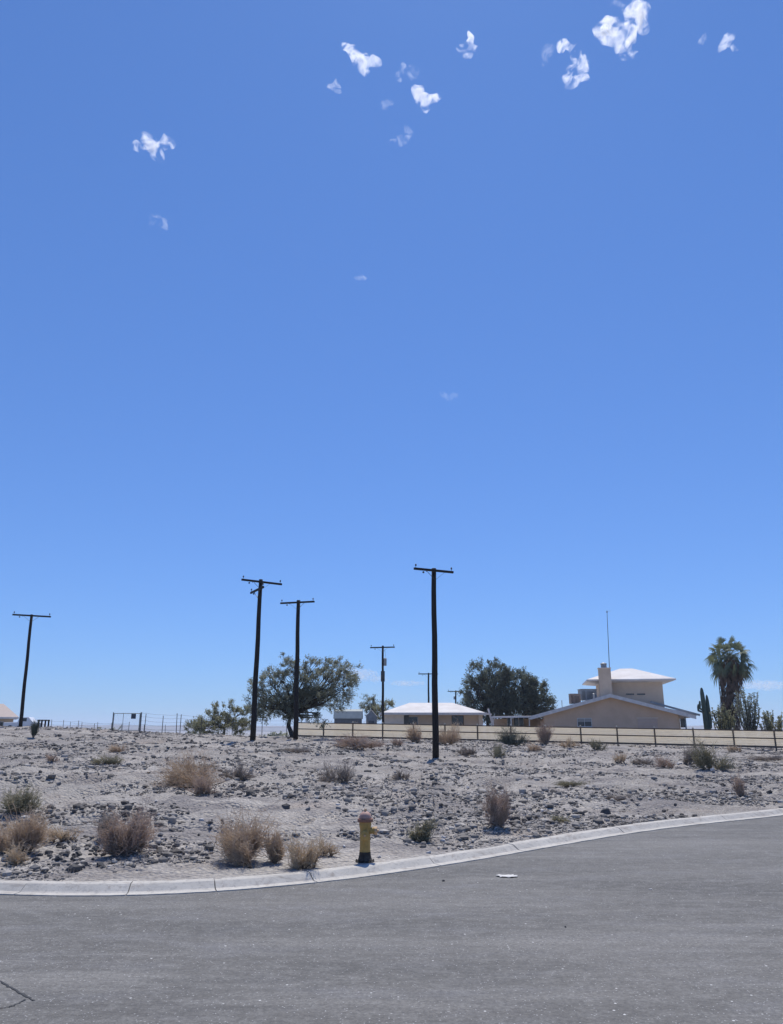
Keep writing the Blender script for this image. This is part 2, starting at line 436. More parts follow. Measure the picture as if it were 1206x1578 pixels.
# crack and patch marks in the road
def strip(pts, w0, z, name, mat, parent):
    m = MB(); P = [Vector((*p, z)) for p in pts]; vs = []
    for i, p in enumerate(P):
        t = (P[min(i + 1, len(P) - 1)] - P[max(i - 1, 0)]).normalized(); n = Vector((-t.y, t.x, 0))
        w = w0 * rnd.uniform(.4, 1.2); vs += [p + n * w, p - n * w]
    m.add(vs, [(2 * i, 2 * i + 1, 2 * i + 3, 2 * i + 2) for i in range(len(P) - 1)])
    return m.build(name, mat, parent)
def crackpts(scr):
    out = []
    for (a, b), (c, d) in zip(scr[:-1], scr[1:]):
        p, q = on_plane(a, b, 0), on_plane(c, d, 0)
        for i in range(8):
            r = p.lerp(q, i / 8); out.append((r.x + rnd.uniform(-.012, .012), r.y + rnd.uniform(-.012, .012)))
    return out
strip(crackpts([(-60, 1490), (0, 1513), (28, 1528), (55, 1545)]), .011, .004, 'crack', M['crack'], road)
strip(crackpts([(-40, 1562), (0, 1555), (22, 1550), (38, 1540)]), .009, .005, 'crack', M['crack'], road)

# kerb: rolled concrete profile swept along the road edge, cut by joints
prof = [(0.0, -.05), (0.0, .012), (.12, .016), (.15, .024), (.22, .072), (.255, .094), (.29, .102), (.395, .104), (.41, .096), (.41, -.1)]
def kerb_pt(x, o, z):
    s = float((yr(x + .05) - yr(x - .05)) / .1); L = math.hypot(1, s)
    return Vector((x - s / L * o, float(yr(x)) + o / L, z))
joints = []
for px, py in ((28, 1368), (200, 1368), (333, 1366), (487, 1356), (680, 1330), (812, 1308), (975, 1280), (1130, 1259)):
    joints.append(on_plane(px, py + 6, .02).x)
xk = -60.0; segs = []; cuts = sorted([-60, -46, -40, -34, -28, -22, -16, -11, -8.3] + joints + [13.5, 16.5, 19.5, 23, 27, 32, 38, 46, 60])
km = MB()
for a, b in zip(cuts[:-1], cuts[1:]):
    a2, b2 = a + .007, b - .007
    n = max(2, int((b2 - a2) / .12)) if abs(a) < 16 else 8
    jz = rnd.uniform(-.006, .006)
    vs = []
    for i in range(n + 1):
        x = a2 + (b2 - a2) * i / n
        for o, z in prof:
            e = .006 * float(fbm(np.array([x * 6 + o * 30]), np.array([z * 50 + 3]), 3)[0]) if z > 0 else 0
            vs.append(kerb_pt(x, o, z + jz * (z > .02) + e))
    k = len(prof)
    fs = [(i * k + j, (i + 1) * k + j, (i + 1) * k + j + 1, i * k + j + 1) for i in range(n) for j in range(k - 1)]
    fs += [tuple(range(k)), tuple(n * k + j for j in range(k - 1, -1, -1))]
    km.add(vs, fs)
kerb = km.build('kerb', M['concrete'], smooth=False); tag(kerb, kind='structure')
# ragged chips out of the joints
kc = [[(27, 1357), (26, 1361), (30, 1365), (27, 1370), (29, 1378)], [(200, 1358), (202, 1364), (199, 1370), (202, 1378)],
      [(480, 1345), (488, 1350), (497, 1356), (505, 1360)], [(203, 1370), (225, 1371), (250, 1373), (262, 1372)]]

# ------------------------------------------------------------------ gravel (nobody could count it)
def stone_proto(seed, sub=1):
    r = random.Random(seed); bm = bmesh.new(); bmesh.ops.create_icosphere(bm, subdivisions=sub, radius=1)
    for v in bm.verts:
        v.co *= 1 + r.uniform(-.28, .28); v.co.z *= .6
    me = [tuple(v.co) for v in bm.verts]; fs = [tuple(v.index for v in f.verts) for f in bm.faces]; bm.free()
    return np.array(me), np.array(fs)
protos = [stone_proto(i) for i in range(10)]
rg = np.random.RandomState(5)
N = 460000
tt = rg.rand(N) ** 1.55 * 62 + .05
xx = (rg.rand(N) - .5) * 2 * (14.5 + tt * .62)
yy = yb(xx) + tt
dens = fbm(xx * .35, yy * .6 + 50, 4, .6)
dens2 = fbm(xx * 1.3 + 70, yy * 1.8, 3, .6)
dens3 = fbm(xx * .12 + 30, yy * .25 + 11, 3, .6)
keep = (dens * 1.5 + dens2 * .9 + dens3 * 1.1 + rg.uniform(-.3, .3, N)) > .2
keep &= (yy < 76)
keep &= ~((tt < 1.2) & (rg.rand(N) < .6))
xx, yy, tt = xx[keep], yy[keep], tt[keep]
zz = H(xx, yy); n = len(xx)
sz = np.exp(rg.normal(-4.55, .78, n)) * (1 + tt * .02); sz = np.clip(sz, .006, .11)
tone = np.clip(rg.beta(.7, 1.5, n) + .35 * fbm(xx * .5, yy * .5, 2), 0, 1)
gv, gf, gt = [], [], []; base = 0
ang = rg.rand(n) * 6.283; pick = rg.randint(0, 10, n)
for k in range(10):
    w = np.nonzero(pick == k)[0]; P, T = protos[k]; m = len(w)
    sx = sz[w] * rg.uniform(.8, 1.5, m); sy = sz[w] * rg.uniform(.7, 1.2, m); szz = sz[w] * rg.uniform(.8, 1.6, m)
    ca, sa = np.cos(ang[w]), np.sin(ang[w])
    X = P[None, :, 0] * sx[:, None]; Y = P[None, :, 1] * sy[:, None]; Z = P[None, :, 2] * szz[:, None]
    vx = X * ca[:, None] - Y * sa[:, None] + xx[w][:, None]; vy = X * sa[:, None] + Y * ca[:, None] + yy[w][:, None]
    vz = Z + (zz[w] + sz[w] * .2)[:, None]
    gv.append(np.stack([vx, vy, vz], -1).reshape(-1, 3))
    gf.append((T[None] + (np.arange(m) * len(P))[:, None, None] + base).reshape(-1, 3)); base += m * len(P)
    gt.append(np.repeat(tone[w], len(P)))
gv = np.concatenate(gv); gf = np.concatenate(gf); gt = np.concatenate(gt)
gr = np_mesh('gravel', gv, gf, M['gravel'], smooth=False)
at_ = gr.data.attributes.new('tone', 'FLOAT', 'POINT'); at_.data.foreach_set('value', gt.astype(np.float32))
tag(gr, 'loose grey gravel and broken stone strewn over the vacant lot', 'gravel', kind='stuff')

def dry_litter():
    N = 26000; t = rg.rand(N) ** 1.4 * 58 + .1; x = (rg.rand(N) - .5) * 2 * (14 + t * .6); y = yb(x) + t
    k = (fbm(x * .45 + 90, y * .8 + 20, 4, .6) + rg.uniform(-.15, .2, N)) > .22; x, y, t = x[k], y[k], t[k]; z = H(x, y)
    r = random.Random(77); m = MB()
    for a, b, c, d in zip(x, y, z, t):
        s_ = r.uniform(.05, .16) * (1 + d * .012); w = .0025 + .0022 * d * .08
        for _ in range(r.randint(5, 9)):
            an = r.uniform(0, 6.283); e = r.uniform(.05, 1.0); L = s_ * r.uniform(.5, 1.3); o = Vector((a + r.gauss(0, s_ * .5), b + r.gauss(0, s_ * .4), c - .005))
            q = Vector((math.cos(an) * math.cos(e), math.sin(an) * math.cos(e), math.sin(e))) * L; p = Vector((-math.sin(an), math.cos(an), .3)) * w
            m.add([o - p, o + p, o + q], [(0, 1, 2)])
    tag(m.build('dry_litter', M['tw_grey']), 'dead stubble and twig litter caught between the stones of the lot', 'dry litter', kind='stuff')
dry_litter()

# ------------------------------------------------------------------ rocks one can point at
def rock(px, py, wpx, mat, label, group=None, hk=.7, seed=0, loc=None):
    p = loc or ground_at(px, py)
    r = random.Random(seed * 31 + 5); w = wpx * p.y / F / 2
    bm = bmesh.new(); bmesh.ops.create_icosphere(bm, subdivisions=2, radius=1)
    off = Vector((seed * 3.1, 0, 0))
    for v in bm.verts:
        k = 1 + .55 * mnoise.noise(v.co * 1.1 + off) + .2 * mnoise.noise(v.co * 3 + off)
        v.co = v.co * k
        for ax in ((1, 0, .3), (-.5, .8, .2), (.2, -.9, .5), (0, .2, 1)):       # broken flat faces
            a = Vector(ax).normalized(); d = v.co.dot(a) - .58
            if d > 0: v.co -= a * d
        v.co.x *= w; v.co.y *= w * .8; v.co.z *= w * hk
    me = bpy.data.meshes.new('rock'); bm.to_mesh(me); bm.free(); me.materials.append(M[mat])
    o = bpy.data.objects.new('rock', me); COL.objects.link(o)
    o.location = p + Vector((0, 0, w * hk * .35)); o.rotation_euler = (r.uniform(-.3, .3), r.uniform(-.3, .3), r.uniform(0, 6))
    return tag(o, label, 'rock', group)
dark = 'dark broken chunk in the rubble heap beside the two leftmost kerbside shrubs'
for i in range(56):
    a = rnd.gauss(116, 34); b = rnd.gauss(1316, 12)
    if b > 1345 or b < 1285: b = 1318
    rock(a, b, rnd.uniform(5, 13), 'rockdark', dark, 'dark rubble chunks heaped near the kerb', .6, i)
rock(113, 1343, 24, 'rockdark', 'largest black broken chunk lying nearest the kerb at the left', hk=.7, seed=50)
pale = 'small pale stone lying loose on the gravelly lot'
for i, (a, b, w) in enumerate([(584, 1321, 9), (530, 1305, 7), (683, 1291, 8), (682, 1296, 9), (310, 1265, 8), (250, 1293, 7), (150, 1240, 8),
                              (476, 1285, 6), (1047, 1178, 10), (835, 1250, 9), (660, 1315, 8), (520, 1241, 8), (1000, 1232, 7), (720, 1214, 8), (240, 1235, 7), (905, 1213, 7)]):
    rock(a, b, w, 'rockpale', pale, 'pale stones scattered over the lot', .6, 60 + i)
grey = 'fist sized grey stone half sunk in the dirt of the lot'
for i in range(60):
    a = rnd.uniform(0, 1206); b = rnd.uniform(1165, 1330)
    if b > float(np.interp(a, [0, 400, 760, 1206], [1350, 1345, 1300, 1238])): b = 1200
    rock(a, b, rnd.uniform(4, 11), 'rockgrey' if i % 3 else 'rockdark', grey if i % 3 else 'dark stone lying loose on the open lot',
         'grey stones over the lot' if i % 3 else 'dark stones over the lot', .6, 90 + i)
rock(932, 1254, 15, 'rockdark', 'blackish rock standing alone between the reddish shrub and the right edge', hk=.9, seed=3)
rock(1098, 1188, 8, 'rockpale', 'white stone at the foot of the grey shrub on the right', hk=.9, seed=4)

# ------------------------------------------------------------------ shrubs
def shrub_mesh(seed, n, width, height, depth, curl=.25, flat=0.0, leaf=0, thin=.0035, upright=0.0):
    """returns (stem MB, twig MB): several overlapping ragged fans of twigs, each from its own root crown"""
    r = random.Random(seed); st, tw = MB(), MB()
    nl = 1 if (upright or width < height * 1.25) else r.choice((3, 4, 5)) if width > height * 1.7 else r.choice((2, 3))
    lobes = []
    for i in range(nl):
        if nl == 1: lobes.append((0, 0, width / 2, depth / 2, height)); continue
        q = (i + .5) / nl - .5; q += r.uniform(-.5, .5) / nl * .6
        w = width * r.uniform(.30, .42) * (1.15 if nl < 4 else 1); h = height * r.uniform(.55, .85)
        if i == nl // 2: h = height; w = max(w, height * .8, width * .42)
        lobes.append((q * (width - w * 1.3), r.uniform(-.3, .3) * depth, w, min(w, depth) * r.uniform(.7, 1), h))
    tot = sum(l[2] * l[4] for l in lobes)
    for lx, ly, rw, rd, hh in lobes:
        nn = int(n * rw * hh / tot); O = Vector((lx, ly, 0)); hubs = []; ph = r.uniform(0, 6)
        for i in range(max(4, nn // 45)):
            a = r.uniform(0, 6.283); e = r.uniform(.08, 1.15) if not flat else r.uniform(.05, .5); q = r.uniform(.3, .7)
            tip = O + Vector((math.cos(a) * math.cos(e) * rw * q, math.sin(a) * math.cos(e) * rd * q, math.sin(e) * hh * q + .02))
            b = O + Vector((r.uniform(-.08, .08) * rw, r.uniform(-.08, .08) * rd, -.02))
            mid = b.lerp(tip, .5) + Vector((r.uniform(-1, 1), r.uniform(-1, 1), r.uniform(-.2, .6))) * rw * .1
            st.tube([b, mid, tip], [thin * 3.2, thin * 2.3, thin * 1.3], 4, cap=False); hubs.append((b, mid, tip))
        for i in range(nn):
            b, mid, tip = r.choice(hubs); k = r.random() ** .7
            s = b.lerp(mid, k * 2) if k < .5 else mid.lerp(tip, k * 2 - 1)
            d0 = (tip - b); a = math.atan2(d0.y / rd, d0.x / rw) + r.gauss(0, .55)
            e = min(1.5, max(.06, math.asin(min(1, max(0, d0.z / max(d0.length, 1e-4)))) + r.gauss(0, .42))) if not flat else r.uniform(0, .6)
            rad = (r.random() ** .45) * 1.12 * (1 + .22 * math.sin(a * 3 + ph) + .15 * math.sin(e * 7 + a * 2 + ph))
            end = O + Vector((math.cos(a) * math.cos(e) ** .4 * rw * rad, math.sin(a) * math.cos(e) ** .4 * rd * rad, math.sin(e) ** .85 * hh * rad + .01))
            end = s.lerp(end, r.uniform(.6, 1.0)); L = (end - s).length
            c1 = s.lerp(end, .45) + Vector((r.uniform(-1, 1), r.uniform(-1, 1), r.uniform(-.5, 1))) * L * curl
            tw.tube([s, c1, end], [thin * 1.2, thin * .85, thin * .4], 3, cap=False)
            for j in range(2):
                q = c1.lerp(end, r.uniform(.35, 1)); q2 = q + Vector((r.uniform(-1, 1), r.uniform(-1, 1), r.uniform(-.3, 1))) * L * .22
                tw.tube([q, q2], [thin * .75, thin * .3], 3, cap=False)
                for _ in range(leaf):
                    l = q.lerp(q2, r.random()); d = Vector((r.gauss(0, 1), r.gauss(0, 1), r.gauss(0, 1))).normalized()
                    e2 = d.cross(Vector((r.gauss(0, 1), r.gauss(0, 1), 1))).normalized(); sl = r.uniform(.008, .018)
                    tw.add([l, l + d * sl + e2 * sl * .5, l + d * sl * 2, l + d * sl - e2 * sl * .5], [(0, 1, 2, 3)])
    return st, tw

SH = [ # px, base py, width px, height px, kind, n, mat, label
 (292, 1213, 112, 50, 'dry_shrub', 1500, 'tw_brown', 'widest dry brown shrub in the middle of the lot left of the poles'),
 (312, 1224, 50, 26, 'dry_shrub', 450, 'tw_pink', 'low reddish shrub in front of the widest brown shrub'),
 (364, 1202, 55, 24, 'dry_shrub', 500, 'tw_grey', 'sparse dark grey brush just right of the widest brown shrub'),
 (520, 1206, 66, 34, 'dry_shrub', 650, 'tw_grey', 'sparse grey brush in the open ground straight above the hydrant'),
 (618, 1203, 36, 15, 'dry_shrub', 350, 'tw_grey', 'low flat grey clump left of and below the tallest pole base'),
 (26, 1253, 58, 36, 'desert_shrub', 900, 'tw_olive', 'grey green shrub at the left edge behind the brown ones'),
 (34, 1311, 80, 54, 'dry_shrub', 1400, 'tw_brown', 'rounded brown shrub at the left edge near the kerb'),
 (24, 1336, 38, 28, 'dry_shrub', 420, 'tw_tan', 'small tan tuft in front of the left edge brown shrub'),
 (184, 1322, 84, 62, 'dry_shrub', 1500, 'tw_pink', 'dome shaped rusty brown shrub right of the dark rubble heap'),
 (165, 1288, 40, 32, 'dry_shrub', 500, 'tw_grey', 'greyish twiggy clump behind the dome shaped rusty shrub'),
 (370, 1331, 104, 66, 'dry_shrub', 1600, 'tw_brown', 'tallest straw brown shrub beside the kerb left of the hydrant'),
 (420, 1330, 44, 40, 'dry_shrub', 700, 'tw_brown', 'brown shrub pressed against the right side of the tallest kerbside shrub'),
 (465, 1339, 72, 42, 'dry_shrub', 900, 'tw_tan', 'pale tan shrub between the tallest kerbside shrub and the hydrant'),
 (500, 1318, 44, 24, 'dry_grass', 300, 'tw_tan', 'thin straw coloured tuft of dead grass close left of the hydrant'),
 (92, 1298, 66, 24, 'dry_grass', 300, 'tw_tan', 'thin yellowish tuft between the left edge shrub and the rusty dome shrub'),
 (648, 1299, 42, 28, 'desert_shrub', 700, 'tw_olive', 'small rounded olive shrub just right of the hydrant'),
 (770, 1276, 46, 48, 'dry_shrub', 900, 'tw_pink', 'upright reddish shrub alone near the kerb right of the hydrant'),
 (1141, 1229, 26, 26, 'dry_shrub', 420, 'tw_pink', 'small reddish upright shrub near the kerb at the right'),
 (862, 1270, 34, 10, 'desert_shrub', 260, 'tw_olive', 'flat olive mat of twigs right of the upright reddish shrub'),
 (1102, 1188, 58, 40, 'desert_shrub', 900, 'tw_olive', 'biggest grey olive shrub in front of the right end of the fence'),
 (1060, 1180, 40, 28, 'desert_shrub', 550, 'tw_grey', 'grey shrub touching the left of the biggest grey olive shrub'),
 (790, 1150, 48, 28, 'desert_shrub', 800, 'leafdark', 'dark rounded shrub against the fence below the patio roof'),
 (841, 1148, 32, 30, 'dry_shrub', 700, 'tw_pink', 'maroon brown rounded shrub against the fence below the gable corner'),
 (877, 1152, 32, 15, 'dry_shrub', 350, 'tw_tan', 'low tan shrub at the fence below the gable house window'),
 (920, 1157, 30, 18, 'desert_shrub', 400, 'tw_olive', 'olive tan shrub at the fence left of the centre of the gable'),
 (641, 1145, 36, 26, 'dry_shrub', 650, 'tw_brown', 'brown shrub against the fence just left of the tallest pole'),
 (690, 1148, 48, 30, 'dry_shrub', 800, 'tw_brown', 'brown shrub against the fence just right of the tallest pole'),
 (556, 1154, 84, 22, 'dry_shrub', 900, 'tw_pink', 'wide low mauve brown shrub in front of the left part of the fence'),
 (560, 1138, 34, 20, 'dry_shrub', 350, 'tw_tan', 'small tan shrub against the fence behind the wide low mauve one'),
 (612, 1150, 24, 14, 'dry_shrub', 260, 'tw_pink', 'small mauve tuft right of the wide low mauve brown shrub'),
 (720, 1166, 38, 18, 'desert_shrub', 420, 'tw_grey', 'grey low shrub right of the base of the tallest pole'),
 (766, 1169, 34, 22, 'desert_shrub', 420, 'tw_olive', 'grey olive shrub second to the right of the tallest pole base'),
 (822, 1158, 34, 14, 'dry_shrub', 300, 'tw_brown', 'low brown tuft in front of the dark and maroon fence shrubs'),
 (955, 1176, 30, 16, 'dry_shrub', 260, 'tw_tan', 'sparse pale tuft on open ground below the gable centre'),
 (990, 1180, 44, 14, 'dry_shrub', 350, 'tw_grey', 'low grey mat of twigs below the right half of the gable'),
 (1026, 1184, 44, 18, 'dry_shrub', 400, 'tw_pink', 'low mauve brush left of the pair of grey shrubs at right'),
 (1180, 1172, 60, 12, 'dry_shrub', 380, 'tw_grey', 'flat grey brush at the right edge in front of the fence'),
 (51, 1138, 15, 22, 'desert_shrub', 420, 'leafdark', 'small dark green bush at the foot of the leftmost pole'),
 (165, 1179, 50, 16, 'dry_shrub', 400, 'tw_olive', 'low olive brown brush on the left part of the lot'),
 (179, 1161, 34, 14, 'dry_shrub', 300, 'tw_brown', 'low brown brush below the sign on the wire gate'),
 (80, 1175, 26, 12, 'dry_shrub', 220, 'tw_pink', 'tiny pinkish tuft on the upper left of the lot'),
 (455, 1160, 60, 12, 'dry_shrub', 300, 'tw_grey', 'thin grey brush in front of the two middle pole bases'),
 (955, 1234, 50, 9, 'desert_shrub', 320, 'tw_grey', 'flat dark mat of twigs in the open right part of the lot'),
 (880, 1212, 60, 8, 'desert_shrub', 320, 'tw_olive', 'flat olive stain of twigs above the blackish lone rock'),
 (1130, 1160, 30, 12, 'dry_shrub', 260, 'tw_tan', 'pale tuft at the fence right of the biggest grey olive shrub'),
]
for i, (px, py, w, h, kind, n, mt, lab) in enumerate(SH):
    p = ground_at(px, py - 1)
    s = p.y / F * .985
    fl = 1.0 if h < w * .26 else 0.0
    th = .0028 + p.y * .00013
    st, tw = shrub_mesh(100 + i, int(n * .8), w * s * 1.0, h * s * 1.0, w * s * (.75 if h > w * .4 else .6), flat=fl, thin=th,
                        leaf=(2 if mt in ('tw_olive', 'leafdark') else 0))
    root = empty(kind, p, 0)
    tag(root, lab, 'grass' if kind == 'dry_grass' else 'shrub', 'dry shrubs growing over the lot')
    st.build('stem', M['stembrown'], root); tw.build('foliage', M[mt], root)

# ------------------------------------------------------------------ fire hydrant
def hydrant(px, py):
    p = ground_at(px, py); k = 70 * p.y / F / .76 * .985
    root = empty('fire_hydrant', p + Vector((0, 0, -.01)), 0); root.scale = (k, k, k)
    tag(root, 'weathered yellow fire hydrant with a rust red bonnet and tarred base beside the kerb', 'fire hydrant')
    m = MB(); m.lathe([(.112, .0), (.118, .03), (.105, .05), (.092, .10), (.088, .15)], 24)
    m.lathe([(.15, .0), (.15, .022)], 12); m.build('base', M['hydbase'], root, fix=True)
    for i in range(8):
        b = MB(); a = i * math.pi / 4; b.lathe([(.012, .02), (.012, .042)], 6, (math.cos(a) * .132, math.sin(a) * .132, 0))
        b.build('bolt', M['hydbase'], root, fix=True)
    m = MB(); m.lathe([(.086, .14), (.082, .2), (.082, .47), (.088, .50), (.096, .54), (.096, .585)], 28)
    bevel(m.build('barrel', M['hyd'], root, smooth=False, fix=True), .004)
    for pg in root.children[-1].data.polygons: pg.use_smooth = True
    m = MB(); m.lathe([(.118, .585), (.122, .592), (.122, .625), (.118, .632)], 28); m.build('flange', M['hydtop'], root, fix=True)
    m = MB(); m.lathe([(.098, .632), (.098, .65), (.088, .69), (.062, .722), (.034, .737), (.026, .742)], 28)
    o = m.build('bonnet', M['hydbonnet'], root, smooth=True, fix=True)
    m = MB(); m.lathe([(.024, .742), (.022, .775)], 5); m.build('operating_nut', M['hydcap'], root, fix=True)
    for sx, sc in ((1, 1.0),):
        m = MB(); m.lathe([(.048, .07), (.048, .125), (.056, .13), (.056, .148)], 18, (0, 0, .455), 'X')
        m.build('outlet', M['hyd'], root, fix=True)
        c = MB(); c.lathe([(.062, .148), (.062, .185), (.05, .192)], 10, (0, 0, .455), 'X')
        c.lathe([(.018, .19), (.016, .215)], 5, (0, 0, .455), 'X'); c.build('outlet_cap', M['hydcap'], root, fix=True)
        c = MB(); c.tube([(.14, -.045, .41), (.155, -.05, .385), (.15, -.05, .36), (.13, -.04, .345), (.09, -.02, .37)], [.006] * 5, 5)
        c.build('chain', M['steel'], root)
    m = MB(); m.lathe([(.058, -.07), (.058, -.12), (.07, -.125), (.07, -.16), (.055, -.168)], 18, (0, 0, .40), 'Y')
    o = m.build('pumper_cap', M['hyd'], root, fix=True)
    m = MB(); m.lathe([(.02, .005), (.018, -.025)], 5, (0, -.168, .40), 'Y'); m.build('cap_nut', M['hydcap'], o, fix=True)
hydrant(562, 1328)

# litter on the road
def litter():
    p = on_plane(781, 1351, 0.0)
    m = MB(); r = random.Random(4); n = 7
    vs = []
    for j in range(n):
        for i in range(n):
            x = (i / (n - 1) - .5) * .27 + .02 * math.sin(j); y = (j / (n - 1) - .5) * .17 + .02 * math.sin(i * 1.3)
            vs.append((x, y, .006 + .012 * abs(math.sin(i * 1.1 + j * .6))))
    fs = [(j * n + i, j * n + i + 1, (j + 1) * n + i + 1, (j + 1) * n + i) for j in range(n - 1) for i in range(n - 1)]
    m.add(vs, fs); o = m.build('paper_scrap', M['paper'], smooth=True); o.location = p; o.rotation_euler.z = .1
    sl = o.modifiers.new('thick', 'SOLIDIFY'); sl.thickness = .002
    tag(o, 'crumpled white scrap of paper lying on the asphalt near the kerb', 'litter')
litter()
for i, (a, b, w) in enumerate([(683, 1358, 6), (871, 1429, 5), (1003, 1371, 5), (738, 1316, 6)]):
    rock(a, b, w, 'rockdark' if i != 2 else 'rockpale', ['small black pebble on the asphalt just below the kerb right of the hydrant',
         'small black pebble farthest out on the asphalt', 'small pale pebble on the asphalt at the right', 'dark pebble sitting on the kerb edge'][i],
         loc=on_plane(a, b, .0 if i < 3 else .02), seed=200 + i)

# ------------------------------------------------------------------ utility poles
def pole(base, top, r0, r1, arms, label, gear=None, n=12, ins=True):
    """base, top: world points; arms: (drop below top, length, heading, tilt, left part)"""
    base = Vector(base); top = Vector(top)
    root = empty('utility_pole', base); tag(root, label, 'utility pole', 'wooden power poles beyond the lot')
    ax = top - base; L = ax.length; d = ax.normalized()
    m = MB(); K = 8
    m.tube([d * (-.6) if i == 0 else d * (L * i / K) + Vector((math.sin(i * 1.7) * .015, 0, 0)) for i in range(K + 1)],
           [r0 + (r1 - r0) * i / K for i in range(K + 1)], n)
    m.build('shaft', M['polewood'], root, smooth=True)
    for drop, ln, hd, tl, lf in arms:
        c = d * (L - drop); u = Vector((math.cos(hd) * math.cos(tl), math.sin(hd) * math.cos(tl), math.sin(tl)))
        nrm = Vector((math.sin(hd), -math.cos(hd), 0)); c = c + nrm * (r1 + .055)
        a, b = c - u * ln * lf, c + u * ln * (1 - lf)
        m = MB(); m.beam(a, b, .11, .13); arm = bevel(m.build('crossarm', M['armwood'], root), .01)
        for e, sg in ((a, 1), (b, -1)):
            q = e + u * sg * .12 + Vector((0, 0, .065))
            m = MB(); m.lathe([(.012, 0), (.012, .10), (.045, .10), (.055, .13), (.035, .155), (.05, .17), (.03, .215), (.012, .22)], 10, q)
            m.build('insulator', M['insul'], arm, smooth=True)
            q2 = c + u * (-sg) * .62 + nrm * .06 + Vector((0, 0, -.05))
            m = MB(); m.beam(q2, d * (L - drop - .55) + nrm * (r1 + .03), .035, .012)
            m.build('brace', M['darksteel'], arm)
        m = MB(); m.lathe([(.02, -.06), (.02, .0)], 8, c - u * ln * .22 + Vector((0, 0, -.06)), 'Z'); m.lathe([(.05, -.16), (.06, -.1), (.03, -.06)], 8, c - u * ln * .3 * 1 + Vector((0, 0, -.05)))
        m.build('hanger', M['darksteel'], arm)
    if gear == 'transformer':
        m = MB(); q = d * (L - 1.75) + Vector((.26, -.12, 0)); m.lathe([(.0, -.42), (.15, -.42), (.16, -.38), (.16, .3), (.17, .31), (.17, .36), (.06, .40)], 16, q)
        m.build('transformer', M['metalgrey'], root, fix=True)
        m = MB(); q = d * (L - 3.3) + Vector((.0, -.2, 0)); m.box(q, (.42, .22, 1.1)); m.build('switch_box', M['darksteel'], root)
        m = MB(); m.tube([d * (L - .4) + Vector((.2, -.1, 0)), d * (L - 1.0) + Vector((.3, -.12, 0)), d * (L - 1.4) + Vector((.26, -.12, 0))], [.012] * 3, 5)
        m.build('drop_wire', M['darksteel'], root)
    if gear == 'small':
        m = MB(); m.lathe([(.02, -.3), (.13, -.28), (.13, .2), (.04, .25)], 12, d * (L - 1.15) + Vector((-.24, -.1, 0)))
        m.build('transformer', M['metalgrey'], root, fix=True)
    return root
R_ = math.radians
gA = ground_at(671, 1168, 38); 
pole(gA, at(668, 876, gA.y), .185, .135, [(.16, 2.55, R_(24), R_(-.3), .535)], 'tallest and nearest dark pole standing on the lot in front of the fence')
gB = ground_at(389, 1141, 44)
pole(gB, at(401.5, 893, gB.y), .19, .13, [(.2, 2.9, R_(30), R_(-1.2), .49), (.72, 2.7, R_(-62), R_(0), .55)], 'dark pole with two crossarms at different angles left of the big tree')
gC = ground_at(455, 1140, 54)
pole(gC, at(459.5, 925, gC.y), .19, .14, [(.2, 2.85, R_(-17), R_(0), .50)], 'dark pole rising in front of the big feathery tree trunk')
bD = at(590, 1120, 84); bD.z = Hs(bD.x, 84)
pole(bD, at(589.5, 995, 84), .15, .11, [(.2, 2.75, R_(-12), 0, .5)], 'middle distance pole with transformer and box behind the fence and shed', gear='transformer')
bE = at(660, 1120, 110); bE.z = Hs(bE.x, 110) - .3
pole(bE, at(660, 1037, 110), .15, .11, [(.15, 2.8, 0, 0, .52)], 'far thin pole partly hidden behind the tallest near pole')
bF = at(702, 1120, 128); bF.z = Hs(bF.x, 128) - .3
pole(bF, at(702, 1064, 128), .14, .11, [(.15, 2.7, 0, 0, .5)], 'farthest pole showing a short top above the white roof', gear='small')
gG = ground_at(31, 1120, 58); gG.z -= .1
pole(gG, at(48.5, 947, gG.y), .15, .11, [(.12, 3.0, R_(22), R_(-.5), .49)], 'leaning dark pole alone at the far left edge')

